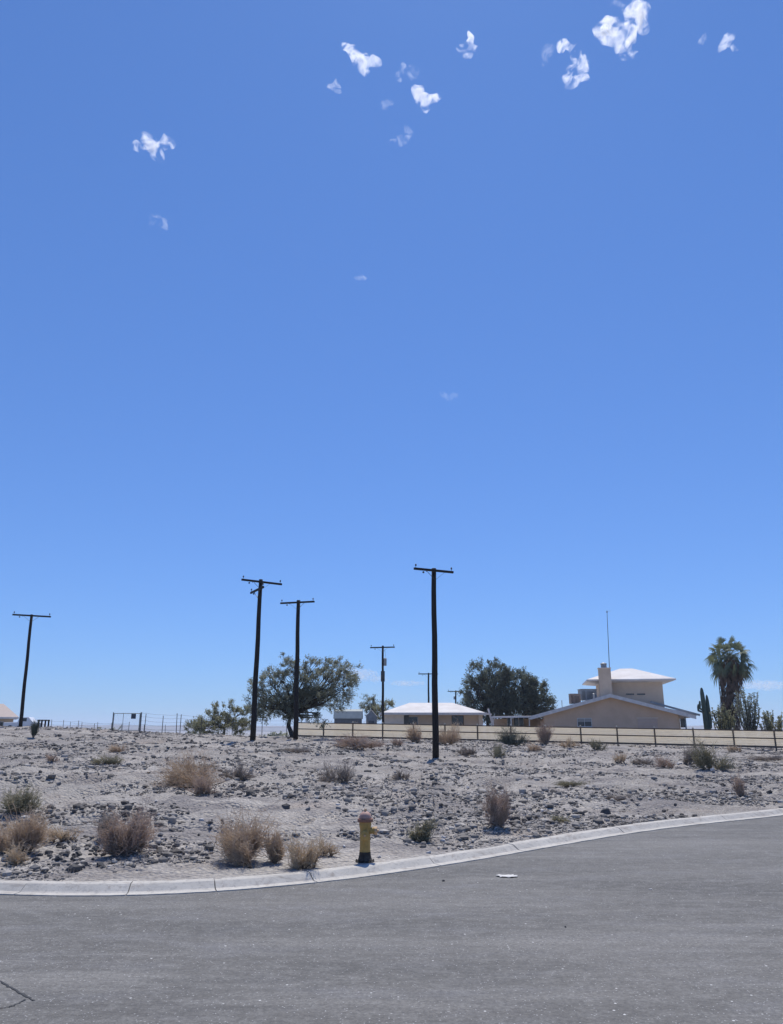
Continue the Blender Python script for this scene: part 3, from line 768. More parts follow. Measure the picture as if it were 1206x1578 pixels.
# ------------------------------------------------------------------ long cream panelled fence
def long_fence():
    A = at(455, 1114, 77); B = at(1203, 1127, 63)
    dirv = Vector((B.x - A.x, B.y - A.y, 0)); ln = dirv.length; u = dirv.normalized()
    root = empty('panel_fence', (A.x, A.y, 0)); tag(root, 'long low fence of cream panels between dark rails and posts behind the lot', 'fence')
    sp_ = 3.02; nb = int(ln / sp_) + 5
    def topz(s): return A.z + (B.z - A.z) * s / ln
    def P(s, z, off=0): q = u * s + Vector((u.y, -u.x, 0)) * off; return Vector((q.x, q.y, z))
    HP = 1.3
    # long rails, one mesh each
    for dz, hh, dd in ((0.03, .085, .10), (-.56, .085, .07), (-1.2, .14, .08)):
        m = MB()
        for i in range(nb):
            a, b = i * sp_, (i + 1) * sp_
            m.beam(P(a, topz(a) + dz, .02), P(b, topz(b) + dz, .02), dd, hh)
        m.build('rail', M['frail'], root)
    for i in range(nb + 1):
        s = i * sp_; q = P(s, 0); g = Hs(A.x + q.x, A.y + q.y); wob = rnd.uniform(-.02, .02)
        m = MB(); m.box(P(s, (topz(s) + .1 + g - .3) / 2), (.11, .11, topz(s) + .1 - g + .3), math.atan2(u.y, u.x))
        po = bevel(m.build('post', M['frail'], root), .008)
        m = MB(); c = P(s, topz(s) + .115 + wob); m.box(c, (.15, .15, .035), math.atan2(u.y, u.x)); m.lathe([(.06, .02), (.06, .06), (.02, .11)], 8, c)
        m.build('post_cap', M['fcap'], po)
        if i < nb:
            for lo, hi in ((-.515, -.015), (-1.13, -.605)):
                m = MB(); a, b = s + .057, s + sp_ - .057
                k = 4; zs = [lo + (hi - lo) * j / k for j in range(k + 1)]
                for j in range(k):
                    z0, z1 = zs[j] + .004, zs[j + 1] - .004; t_ = rnd.uniform(-.004, .004)
                    m.beam(P(a, topz(a) + (z0 + z1) / 2, -.03 + t_), P(b, topz(b) + (z0 + z1) / 2, -.03 + t_), .022, z1 - z0)
                m.build('panel', M['fpanel'], root)
long_fence()

# ------------------------------------------------------------------ wire fence, gate, frame at the left
def wire_run(pts, name, label, hgt, wires, rpost=.03, top=False):
    root = empty(name, pts[0]); tag(root, label, 'fence')
    P0 = Vector(pts[0]); ps = [Vector(p) - P0 for p in pts]; rr = random.Random(len(pts))
    for p in ps:
        m = MB(); h = hgt * rr.uniform(.93, 1.07); m.tube([p - Vector((0, 0, .3)), p + Vector((rr.uniform(-.05, .05), 0, h))], [rpost, rpost * .9], 6)
        m.build('post', M['darksteel'], root)
    for k in wires:
        m = MB()
        for a, b in zip(ps[:-1], ps[1:]):
            pts_ = [a.lerp(b, t) + Vector((0, 0, k * hgt - .04 * math.sin(math.pi * t))) for t in (0, .25, .5, .75, 1)]
            m.tube(pts_, [.006 if not (top and k == wires[-1]) else .02] * 5, 4, cap=False)
        m.build('wire', M['darksteel'], root)
    return root
def gp(px, py, y0=50): return ground_at(px, py, y0)
def gY(px, Y): q = at(px, 1120, Y); return Vector((q.x, Y, Hs(q.x, Y)))
wire_run([gY(px, Y) for px, Y in ((60, 80), (79, 80), (97, 80), (120, 81), (145, 80), (172, 80), (198, 80))], 'wire_fence',
         'thin wire fence with uneven posts on the skyline left of the gate', 1.15, (.35, .6, .9))
wire_run([gY(px, Y) for px, Y in ((108, 92), (126, 92), (150, 92), (187, 93), (222, 93), (255, 94), (290, 94))], 'wire_fence',
         'farther row of short posts and wire beyond the skyline fence', 1.3, (.5, .9))
wire_run([gY(px, Y) for px, Y in ((216.5, 62), (222.5, 62), (250, 62.5), (272, 63), (277.5, 63), (310, 64), (358, 66), (404, 68), (442, 70))], 'wire_fence',
         'wire fence with thin steel posts running from the gate to the big tree', 1.5, (.2, .4, .6, .8, .98), top=False)
def gate():
    a, b = gY(172.5, 61), gY(215, 62)
    root = empty('wire_gate', a); tag(root, 'pipe framed wire gate carrying a small dark sign on the skyline', 'gate')
    d = b - a; z = Vector((0, 0, 1))
    for q, h in ((Vector((0, 0, 0)), 1.5), (d, 1.5)):
        m = MB(); m.tube([q - z * .3, q + z * h], [.035, .035], 8); m.build('post', M['darksteel'], root)
    q0, q1 = d * .03, d * .97; m = MB()
    for za, zb in ((1.42, 1.42), (.12, .12)): m.tube([q0 + z * za, q1 + z * zb], [.022] * 2, 6)
    m.tube([q0 + z * .12, q0 + z * 1.42], [.022] * 2, 6); m.tube([q1 + z * .12, q1 + z * 1.42], [.022] * 2, 6); m.tube([q0.lerp(q1, .36) + z * .12, q0.lerp(q1, .36) + z * 1.42], [.018] * 2, 6)
    m.build('frame', M['darksteel'], root)
    m = MB()                                        # chain link
    L = (q1 - q0).length; u = (q1 - q0).normalized(); st = .16; k = -1.3
    while k < L:
        for sg in (1, -1):
            x0, z0, x1, z1 = (k, .12, k + 1.3, 1.42) if sg > 0 else (k + 1.3, .12, k, 1.42)
            t0, t1 = 0, 1
            lo, hi = min(x0, x1), max(x0, x1)
            def cl(x): return (x - x0) / (x1 - x0)
            ts = sorted([min(1, max(0, cl(0))), min(1, max(0, cl(L)))])
            if ts[1] - ts[0] > .02:
                p, q = [Vector((u.x * (x0 + (x1 - x0) * t), u.y * (x0 + (x1 - x0) * t), z0 + (z1 - z0) * t)) + q0 for t in ts]
                m.tube([p, q], [.0022] * 2, 3, cap=False)
        k += st
    m.build('wire_mesh', M['steel'], root)
    sg = gY(206, 61.5); 
    m = MB(); c = q0.lerp(q1, .76) + z * 1.2 + Vector((0, -.04, 0)); m.box(c, (.36, .012, .38), math.atan2(u.y, u.x)); m.build('sign_panel', M['sign'], root)
gate()
def frame_thing():
    p = gY(63.5, 68)
    root = empty('timber_frame', p); root.scale = (.78, .78, .72); tag(root, 'small dark timber frame stand on the skyline right of the leftmost pole', 'frame')
    for x, y in ((-.38, 0), (.38, 0), (-.32, .7), (.44, .7)):
        m = MB(); m.box((x, y, .35), (.14, .12, 1.0)); m.build('leg', M['polewood'], root)
    m = MB(); m.box((0, 0, .9), (.96, .16, .12)); m.build('top_beam', M['polewood'], root)
    m = MB(); m.box((.06, .7, .9), (.96, .16, .12)); m.build('top_beam', M['polewood'], root)
    m = MB(); m.box((-.38, .35, .88), (.1, .6, .08)); m.box((.38, .35, .88), (.1, .6, .08)); m.build('side_beam', M['polewood'], root)
frame_thing()

# ------------------------------------------------------------------ buildings
def slab(m, pts, t, mi=0):
    """thick sheet: polygon pts (top face, ccw from above) extruded down by t"""
    n = len(pts); lo = [Vector(p) - Vector((0, 0, t)) for p in pts]
    m.add([Vector(p) for p in pts] + lo, [tuple(range(n)), tuple(range(2 * n - 1, n - 1, -1))] +
          [(i, i + n, (i + 1) % n + n, (i + 1) % n) for i in range(n)], mi)

def window(parent, c, w, h, frame=M['trim'], pane=M['glass'], mull=1, sill=True, t=.06, blind=0.0):
    """window set in a wall facing -Y; c = centre on the wall face"""
    c = Vector(c)
    m = MB(); fw = .06
    m.box(c + Vector((0, -.02, h / 2 + fw / 2)), (w + 2 * fw, t, fw)); m.box(c + Vector((0, -.02, -h / 2 - fw / 2)), (w + 2 * fw, t, fw))
    m.box(c + Vector((-w / 2 - fw / 2, -.02, 0)), (fw, t, h)); m.box(c + Vector((w / 2 + fw / 2, -.02, 0)), (fw, t, h))
    for i in range(mull): m.box(c + Vector((-w / 2 + w * (i + 1) / (mull + 1), -.02, 0)), (.045, t - .01, h))
    o = m.build('window', frame, parent)
    g = MB(); g.box(c + Vector((0, -.008, 0)), (w, .012, h)); g.build('pane', pane, o)
    if blind:
        g = MB(); k = int(h * blind / .05)
        for i in range(k): g.box(c + Vector((0, -.022, h / 2 - .03 - i * .05)), (w - .04, .012, .038))
        g.build('blind', M['blind'], o)
    if sill:
        g = MB(); g.box(c + Vector((0, -.06, -h / 2 - fw - .03)), (w + .2, .12, .05)); g.build('sill', frame, o)
    return o

def gable_house():
    Y0 = 0.0; g = .3; TH = math.radians(-10.5); O = Vector((22, 76, 0)); Ri = Matrix.Rotation(-TH, 3, 'Z')
    def W(px, py, Y=0.0):
        c0 = Ri @ (Vector((0, 0, CAMZ)) - O); d = Ri @ (at(px, py, 76) - Vector((0, 0, CAMZ)))
        return c0 + d * ((Y - c0.y) / d.y)
    root = empty('gable_house', O, TH); tag(root, 'tan stucco house with a wide low gable and a raised square tower room', 'house')
    xl, xr2 = W(838, 1100).x, W(1047, 1100).x; xe = W(1059, 1100).x
    el, er, ap = W(817, 1104), W(1072, 1103), W(940, 1069.5)
    xa_, za = ap.x, ap.z
    sL = (za - el.z) / (xa_ - el.x); sR = (za - er.z) / (er.x - xa_)
    rt = .26
    def zr(x): return za - (xa_ - x) * sL if x < xa_ else za - (x - xa_) * sR
    D = 13.0
    # wall body: gable prism, front at Y0+.9 (eave overhang in front)
    yf, ybk = Y0 + .7, Y0 + D
    m = MB()
    def prism(x0, x1, y0, y1, mi=0):
        xsn = [x0] + ([xa_] if x0 < xa_ < x1 else []) + [x1]
        fr = [Vector((x0, y0, g - .5)), Vector((x1, y0, g - .5))] + [Vector((x, y0, zr(x) - rt - .02)) for x in reversed(xsn)]
        bk = [Vector((p.x, y1, p.z)) for p in fr]; n = len(fr)
        m.add(fr + bk, [tuple(range(n - 1, -1, -1)), tuple(range(n, 2 * n))] + [(i, (i + 1) % n, (i + 1) % n + n, i + n) for i in range(n)], mi)
    prism(xl, xr2, yf, ybk); m.build('wall', M['stucco'], root, fix=True)
    m = MB(); prism(xr2 - .05, xe - .25, yf + 2.2, ybk - .1); m.build('wall', M['stucco'], root, fix=True)
    # roof slopes
    m = MB(); y0, y1 = Y0, Y0 + D + .6
    slab(m, [(el.x, y0, el.z), (xa_, y0, za), (xa_, y1, za), (el.x, y1, el.z)], rt * .6)
    slab(m, [(xa_, y0, za), (er.x, y0, er.z), (er.x, y1, er.z), (xa_, y1, za)], rt * .6)
    rf = m.build('roof', M['roofwhite'], root)
    m = MB()
    for a, b in (((el.x - .02, el.z), (xa_, za)), ((xa_, za), (er.x + .02, er.z))):
        A_, B_ = Vector((a[0], y0 - .025, a[1] - .15)), Vector((b[0], y0 - .025, b[1] - .15))
        vs = [A_ + Vector((0, 0, .17)), B_ + Vector((0, 0, .17)), B_ - Vector((0, 0, .17)), A_ - Vector((0, 0, .17))]
        m.add(vs + [v + Vector((0, .04, 0)) for v in vs], [(3, 2, 1, 0), (4, 5, 6, 7), (0, 1, 5, 4), (1, 2, 6, 5), (2, 3, 7, 6), (3, 0, 4, 7)])
    m.build('fascia', M['trim'], rf, fix=True)
    # gutter and downpipe on the right corner
    m = MB(); m.tube([(xe - .05, yf + .4, g - .3), (xe - .05, yf + .4, zr(xe) - .3)], [.07, .07], 8)
    m.build('porch_post', simple('blue_grey_post', (.25, .32, .36), (.2, .26, .3), 4), root)
    # windows and garage panel
    c = W(900.5, 1113.3, yf); window(root, (c.x, yf, c.z), 1.28, .72, frame=M['trim'], mull=1, blind=.42)
    c = W(998, 1117, yf)
    m = MB(); ww, hh = 1.75 * 1.05, 1.4
    for k in range(4): m.box((c.x, yf - .02, c.z + .42 - k * .36), (ww, .05, .33))
    m.build('panel_door', M['garage'], root)
    m = MB(); m.box((c.x, yf - .03, c.z + .64), (ww + .15, .07, .06)); m.build('lintel', M['stucco3'], root)
    c = W(1052.5, 1114, yf + 2.2); window(root, (c.x, yf + 2.2, c.z), .40, .75, frame=M['frail'], mull=0, sill=False)
    # rear wing roof sticking out to the right
    yw = Y0 + 5
    a, b = W(1008, 1080, yw), W(1078, 1100.5, yw)
    m = MB(); slab(m, [(a.x - 3, yw, a.z + .05), (b.x, yw, b.z), (b.x, yw + 7, b.z), (a.x - 3, yw + 7, a.z + .05)], .12)
    wr = m.build('roof', M['roofwhite'], root)
    m = MB(); m.beam((a.x - .4, yw - .03, a.z - .1), (b.x + .02, yw - .03, b.z - .1), .05, .2); m.build('fascia', M['metalgrey'], wr)
    # tower room
    yt = Y0 + 5.5
    tl, tr = W(925, 1060, yt).x, W(1021, 1060, yt).x
    zt = W(970, 1048, yt).z; zb = W(970, 1092, yt).z
    m = MB(); m.box(((tl + tr) / 2, yt + 3.1, (zt + zb) / 2), (tr - tl, 6.2, zt - zb)); m.build('tower_wall', M['stucco2'], root)
    ye = yt - 1.15
    e0, e1 = W(904, 1047, ye), W(1041.5, 1047, ye); ey = yt + 6.2 + 1.15; ez = e0.z
    ap_z = W(973, 1030, yt + 3).z; cx_ = (e0.x + e1.x) / 2; cy_ = (ye + ey) / 2
    r0_, r1_ = Vector((cx_ - .55, cy_, ap_z)), Vector((cx_ + .75, cy_, ap_z))
    q = [Vector((e0.x, ye, ez)), Vector((e1.x, ye, ez)), Vector((e1.x, ey, ez)), Vector((e0.x, ey, ez))]
    lo = [v - Vector((0, 0, .14)) for v in q]; inn = [Vector((v.x + (1.2 if v.x < cx_ else -1.2), v.y + (1.2 if v.y < cy_ else -1.2), ez - .30)) for v in q]
    m = MB(); m.add(q + [r0_, r1_] + lo + inn, [(0, 1, 5, 4), (1, 2, 5), (2, 3, 4, 5), (3, 0, 4)] +
                    [(i, i + 6, (i + 1) % 4 + 6, (i + 1) % 4) for i in range(4)] + [(i + 6, i + 10, (i + 1) % 4 + 10, (i + 1) % 4 + 6) for i in range(4)] + [(13, 12, 11, 10)])
    m.build('tower_roof', M['roofwhite'], root, fix=True)
    for px in (970.5, 987.5):
        c = W(px, 1069.8, yt); window(root, (c.x, yt, c.z), .82, .14, frame=M['stucco2'], mull=0, sill=False)
    # chimney
    yc = Y0 + 3.6
    c0, c1 = W(922, 1030, yc), W(940.5, 1030, yc); zc = c0.z; zb2 = za - 1.2
    ch = MB(); ch.box(((c0.x + c1.x) / 2, yc + .5, (zc + zb2) / 2), (c1.x - c0.x, 1.0, zc - zb2))
    cho = ch.build('chimney', M['stucco2'], rf)
    cc = (c0.x + c1.x) / 2
    m = MB(); m.box((cc, yc + .5, zc + .03), (c1.x - c0.x + .12, 1.12, .08)); m.build('chimney_crown', M['stucco3'], cho)
    m = MB(); m.lathe([(.30, .07), (.30, .42), (.34, .44), (.34, .52), (.1, .62)], 14, (cc - .02, yc + .5, zc)); m.build('chimney_pot', M['metalgrey'], cho, fix=True)
    # low patio roof on the left
    yp = Y0 + 3
    a, b = W(757, 1104, yp), W(845, 1103, yp)
    pr = MB(); slab(pr, [(a.x, yp, a.z), (b.x, yp, b.z), (b.x, yp + 6, b.z + .1), (a.x, yp + 6, a.z + .1)], .16)
    po = pr.build('patio_roof', M['roofwhite'], root)
    for px in (759, 787, 815):
        q = W(px, 1104, yp); m = MB(); m.box((q.x, yp + .15, (q.z + g) / 2 - .1), (.12, .12, q.z - g)); m.build('patio_post', M['trim'], root)
    m = MB(); q = W(797, 1110, yp + 5.9); m.box((q.x, yp + 6, 1.6), (5.6, .15, 3.0)); m.build('patio_back_wall', M['stucco'], root)
    for px in (785, 795, 803): c = W(px, 1111.5, yp + 5.9); window(root, (c.x, yp + 5.9, c.z), .45, 1.0, frame=M['trim'], mull=0, sill=False)
    return root, zr, 76.0, za
gh, zr, GY0, gza = gable_house()

def cooler(px, py0, py1, w, Y, label, mt):
    a, b = at(px, py0, Y), at(px, py1, Y); h = a.z - b.z
    root = empty('evaporative_cooler', b); tag(root, label, 'cooler')
    m = MB(); m.box((0, 0, h * .52), (w, w * .9, h * .86)); bevel(m.build('cabinet', M[mt], root), .02)
    m = MB()
    for k in range(7): m.box((-w * .34 + 0, -w * .46, h * .2 + k * h * .09), (w * .2, .02, h * .035)); m.box((w * .1, -w * .46, h * .2 + k * h * .09), (w * .5, .02, h * .035))
    m.build('louvre', M['darksteel'], root)
    m = MB(); m.box((0, 0, h * .97), (w * 1.05, w * .95, h * .05)); m.build('lid', M['metalgrey'], root)
    for x in (-1, 1):
        for y in (-1, 1):
            m = MB(); m.box((x * w * .42, y * w * .38, h * .0), (.05, .05, h * .25)); m.build('leg', M['darksteel'], root)
cooler(886, 1069, 1086, 1.02, GY0 + 4.5, 'smaller rusty evaporative cooler box on the left slope of the gable roof', 'rust')
cooler(905.5, 1062, 1081, 1.6, GY0 + 5.5, 'bigger grey evaporative cooler box on the roof next to the chimney', 'metalgrey')
def vent(px, py0, py1, w):
    a, b = at(px, py0, GY0 + 3), at(px, py1, GY0 + 3)
    m = MB(); m.lathe([(w, 0), (w, a.z - b.z - .1), (w * 1.5, a.z - b.z - .08), (w * .3, a.z - b.z)], 10, (0, 0, 0)); o = m.build('roof_vent', M['metalgrey'], fix=True)
    o.location = b; return o
tag(vent(915, 1068, 1078, .09), 'short pale vent pipe right of the grey cooler box', 'vent pipe')
tag(vent(866, 1079, 1090, .035), 'thin vent pipe low on the left slope of the gable roof', 'vent pipe')
def antenna():
    Y = GY0 + 4.9; a, b = at(935, 941, Y), at(938.5, 1050, Y); b.z = gza - .9
    root = empty('antenna_mast', b); tag(root, 'tall thin antenna mast rising behind the chimney', 'antenna')
    d = a - b
    m = MB(); m.tube([Vector((0, 0, 0)), d * .5, d], [.05, .04, .025], 8); m.build('mast', simple('mast_steel', (.12, .16, .22), (.1, .13, .18), 3, .5), root)
    m = MB(); m.tube([d * .995 + Vector((-.1, 0, 0)), d * .995 + Vector((.55, .1, .02))], [.012, .008], 5)
    for k in (.15, .3, .45): m.tube([d * .995 + Vector((k, -.12, 0)), d * .995 + Vector((k, .14, 0))], [.006] * 2, 4)
    m.build('aerial', M['steel'], root)
    m = MB(); m.lathe([(.06, -.06), (.08, 0), (.04, .07)], 8, d * .985); m.build('rotor', M['darksteel'], root, fix=True)
antenna()

def hip_roof(m, x0, x1, y0, y1, z, zt, ridge, th=.16, shift=0):
    cy = (y0 + y1) / 2; cx = (x0 + x1) / 2 + shift
    q = [Vector((x0, y0, z)), Vector((x1, y0, z)), Vector((x1, y1, z)), Vector((x0, y1, z))]
    lo = [v - Vector((0, 0, th)) for v in q]
    m.add(q + [Vector((cx - ridge / 2, cy, zt)), Vector((cx + ridge / 2, cy, zt))] + lo,
          [(0, 1, 5, 4), (1, 2, 5), (2, 3, 4, 5), (3, 0, 4), (9, 8, 7, 6)] + [(i, i + 6, (i + 1) % 4 + 6, (i + 1) % 4) for i in range(4)])

def white_roof_house():
    Y0 = 94.0; g = .5
    W = lambda px, py, Y=Y0: at(px, py, Y)
    root = empty('low_house', (0, 0, 0)); tag(root, 'low beige house under a shallow bright white hip roof behind the tallest pole', 'house')
    yw = Y0 + .8
    a, b = W(591, 1104, yw), W(745, 1104, yw); mid = W(622, 1104, yw); ztop = W(650, 1101, yw).z
    m = MB(); m.box(((a.x + mid.x) / 2, yw + 4, (ztop + g) / 2), (mid.x - a.x, 8, ztop - g)); m.build('wall', M['stucco3'], root)
    m = MB(); m.box(((mid.x + b.x) / 2 + .01, yw + 1.0 + 3.6, (ztop + g) / 2), (b.x - mid.x - .02, 7.2, ztop - g - .01)); m.build('wall', M['stucco2'], root)
    m = MB(); q0, q1 = W(584, 1098, Y0), W(751, 1099, Y0); zt = W(650, 1083, Y0 + 5).z
    hip_roof(m, q0.x, q1.x, Y0, Y0 + 10, q1.z, zt, (q1.x - q0.x) * .42, .2); rf = m.build('roof', M['roofwhite'], root, fix=True)
    m = MB(); m.beam((q0.x + .02, Y0 - .02, q0.z - .12), (q1.x - .02, Y0 - .02, q0.z - .12), .04, .24); m.build('fascia', M['trim'], rf)
    c = W(636, 1110, yw + 1.0); window(root, (c.x, yw + 1.0, c.z - .1), 1.15, 1.0, frame=M['roofwhite'], mull=0)
    c = W(625, 1110, yw + 1.0); m = MB(); m.box((c.x - .02, yw + .97, c.z - .3), (.85, .06, 2.0)); m.build('door', M['shedwall'], root)
    c = W(705, 1110, yw + 1.0); window(root, (c.x, yw + 1.0, c.z), 1.35, 1.0, frame=M['frail'], mull=1)
    q = W(741, 1105, yw); m = MB(); m.box((q.x, yw + .9, (ztop + g) / 2), (.45, .25, ztop - g - .02)); m.build('pilaster', M['stucco3'], root)
    # slanted porch brace and pergola toward the next house
    p0, p1 = W(752, 1092, Y0 + 1), W(759, 1118, Y0 + 1)
    m = MB(); m.beam(p0, p1, .2, .2); m.build('slanted_brace', M['trim'], root)
    m = MB(); m.beam(W(748, 1100, Y0 + 1.5), W(757, 1101, Y0 + 1.5), .2, .2); m.build('brace_beam', M['trim'], root)
white_roof_house()

def shed():
    Y0 = 98.0; g = .4
    a, b = at(515, 1100, Y0), at(556, 1100, Y0); root = empty('storage_shed', (a.x, Y0, g))
    tag(root, 'grey storage shed with a pale barn shaped roof behind the left part of the fence', 'shed')
    L = b.x - a.x; ze = at(515, 1106.5, Y0).z - g; zk = at(515, 1096, Y0 + .5).z - g; zt = at(515, 1093, Y0 + 1.6).z - g; Dp = 3.2
    m = MB(); m.box((L / 2, Dp / 2, ze / 2), (L, Dp, ze)); m.build('wall', M['shedwall'], root)
    pr = [(-.1, ze - .02), (.45, zk), (Dp / 2, zt), (Dp - .45, zk), (Dp + .1, ze - .02)]
    m = MB(); n = len(pr)
    o_ = [Vector((-.12, y, z)) for y, z in pr] + [Vector((L + .12, y, z)) for y, z in pr]
    i_ = [v - Vector((0, 0, .06)) for v in o_]
    m.add(o_ + i_, [(k, k + 1, k + 1 + n, k + n) for k in range(n - 1)] + [(k + 2 * n, k + 3 * n, k + 1 + 3 * n, k + 1 + 2 * n) for k in range(n - 1)]
          + [(k, k + 2 * n, k + 1 + 2 * n, k + 1) for k in range(n - 1)] + [(k + n, k + 1 + n, k + 1 + 3 * n, k + 3 * n) for k in range(n - 1)] + [(0, n, 3 * n, 2 * n), (n - 1, 3 * n - 1, 4 * n - 1, 2 * n - 1)])
    m.build('roof', M['shedroof'], root, fix=True)
    m = MB()
    for x in (.02, L - .02):
        vs = [Vector((x, y, z - .07)) for y, z in pr]; m.add(vs, [tuple(range(n))])
    m.build('gable_end', M['shedwall'], root)
    m = MB(); m.box((L * .75, -.03, ze * .42), (.9, .05, ze * .8)); m.build('door', M['metalgrey'], root)
    # trailer-like pale shed next to it
    a = at(564, 1100, Y0 + 1); b = at(580, 1100, Y0 + 1); root = empty('storage_shed', (a.x, Y0 + 1, g)); L = b.x - a.x
    tag(root, 'small pale shed with a peaked gable end between the grey shed and the low house', 'shed')
    zt = at(571, 1094, Y0 + 1).z - g; ze = zt - .75
    m = MB(); fr = [Vector((0, 0, 0)), Vector((L, 0, 0)), Vector((L, 0, ze)), Vector((L * .5, 0, zt)), Vector((0, 0, ze))]
    bk = [v + Vector((0, 3, 0)) for v in fr]; m.add(fr + bk, [(4, 3, 2, 1, 0), (5, 6, 7, 8, 9)] + [(i, (i + 1) % 5, (i + 1) % 5 + 5, i + 5) for i in range(5)])
    m.build('wall', M['metalgrey'], root, fix=True)
    m = MB(); 
    for s0, s1 in (((-.1, ze - .1), (L * .5, zt + .04)), ((L * .5, zt + .04), (L + .1, ze - .1))):
        slab(m, [(s0[0], -.12, s0[1]), (s1[0], -.12, s1[1]), (s1[0], 3.1, s1[1]), (s0[0], 3.1, s0[1])], .05)
    m.build('roof', M['roofwhite'], root)
    m = MB(); m.box((L * .5, -.03, ze * .42), (.7, .05, ze * .8)); m.build('door', M['shedwall'], root)
shed()

def left_house():
    Y0 = 88.0; b = at(21, 1105, Y0); g = 1.0; zt = at(10, 1085, Y0 + 4).z; ze = at(26, 1105, Y0).z; TH = math.radians(27)
    root = empty('tile_roof_house', (b.x, Y0, 0), TH); tag(root, 'beige house corner with a pinkish hip roof at the left edge', 'house')
    m = MB(); m.box((-7, 4, (ze + g) / 2 - .2), (14, 8, ze - g + .4)); m.build('wall', M['stucco2'], root)
    m = MB(); hip_roof(m, -14.6, .5, -.6, 8.6, ze, zt, 12.4, .18, shift=-.3); rf = m.build('roof', M['rooftile'], root, fix=True)
    m = MB(); m.beam((-14.5, -.63, ze - .1), (.48, -.63, ze - .1), .04, .2); m.build('fascia', M['trim'], rf)
    window(root, (-1.6, 0, ze - .9), 1.2, .7)
left_house()

def pickup_truck():
    p = gY(37, 86); root = empty('parked_pickup', p, R_(8)); tag(root, 'small white parked pickup half hidden by the foot of the leftmost pole', 'pickup')
    m = MB()
    side = [(-1.9, .35), (-1.9, .95), (-.5, 1.0), (-.35, 1.5), (.6, 1.52), (1.05, 1.02), (1.9, .92), (1.95, .35)]
    L = [Vector((x, -.85, z)) for x, z in side]; R = [Vector((x, .85, z)) for x, z in side]; n = len(side)
    m.add(L + R, [tuple(range(n)), tuple(range(2 * n - 1, n - 1, -1))] + [(i, (i + 1) % n, (i + 1) % n + n, i + n) for i in range(n)])
    bevel(m.build('body', M['carwhite'], root, fix=True), .06, 3)
    m = MB(); m.box((.05, -.853, 1.24), (.75, .02, .34)); m.build('side_window', M['glass'], root)
    for x in (-1.2, 1.2):
        for y in (-.8, .8):
            w = MB(); w.lathe([(.2, -.1), (.33, -.09), (.33, .09), (.2, .1)], 18, (x, y, .33), 'Y'); wo = w.build('wheel', M['rubber'], root, fix=True)
            w = MB(); w.lathe([(.19, -.105), (.19, .105)], 12, (x, y, .33), 'Y'); w.build('rim', M['metalgrey'], wo, fix=True)
pickup_truck()

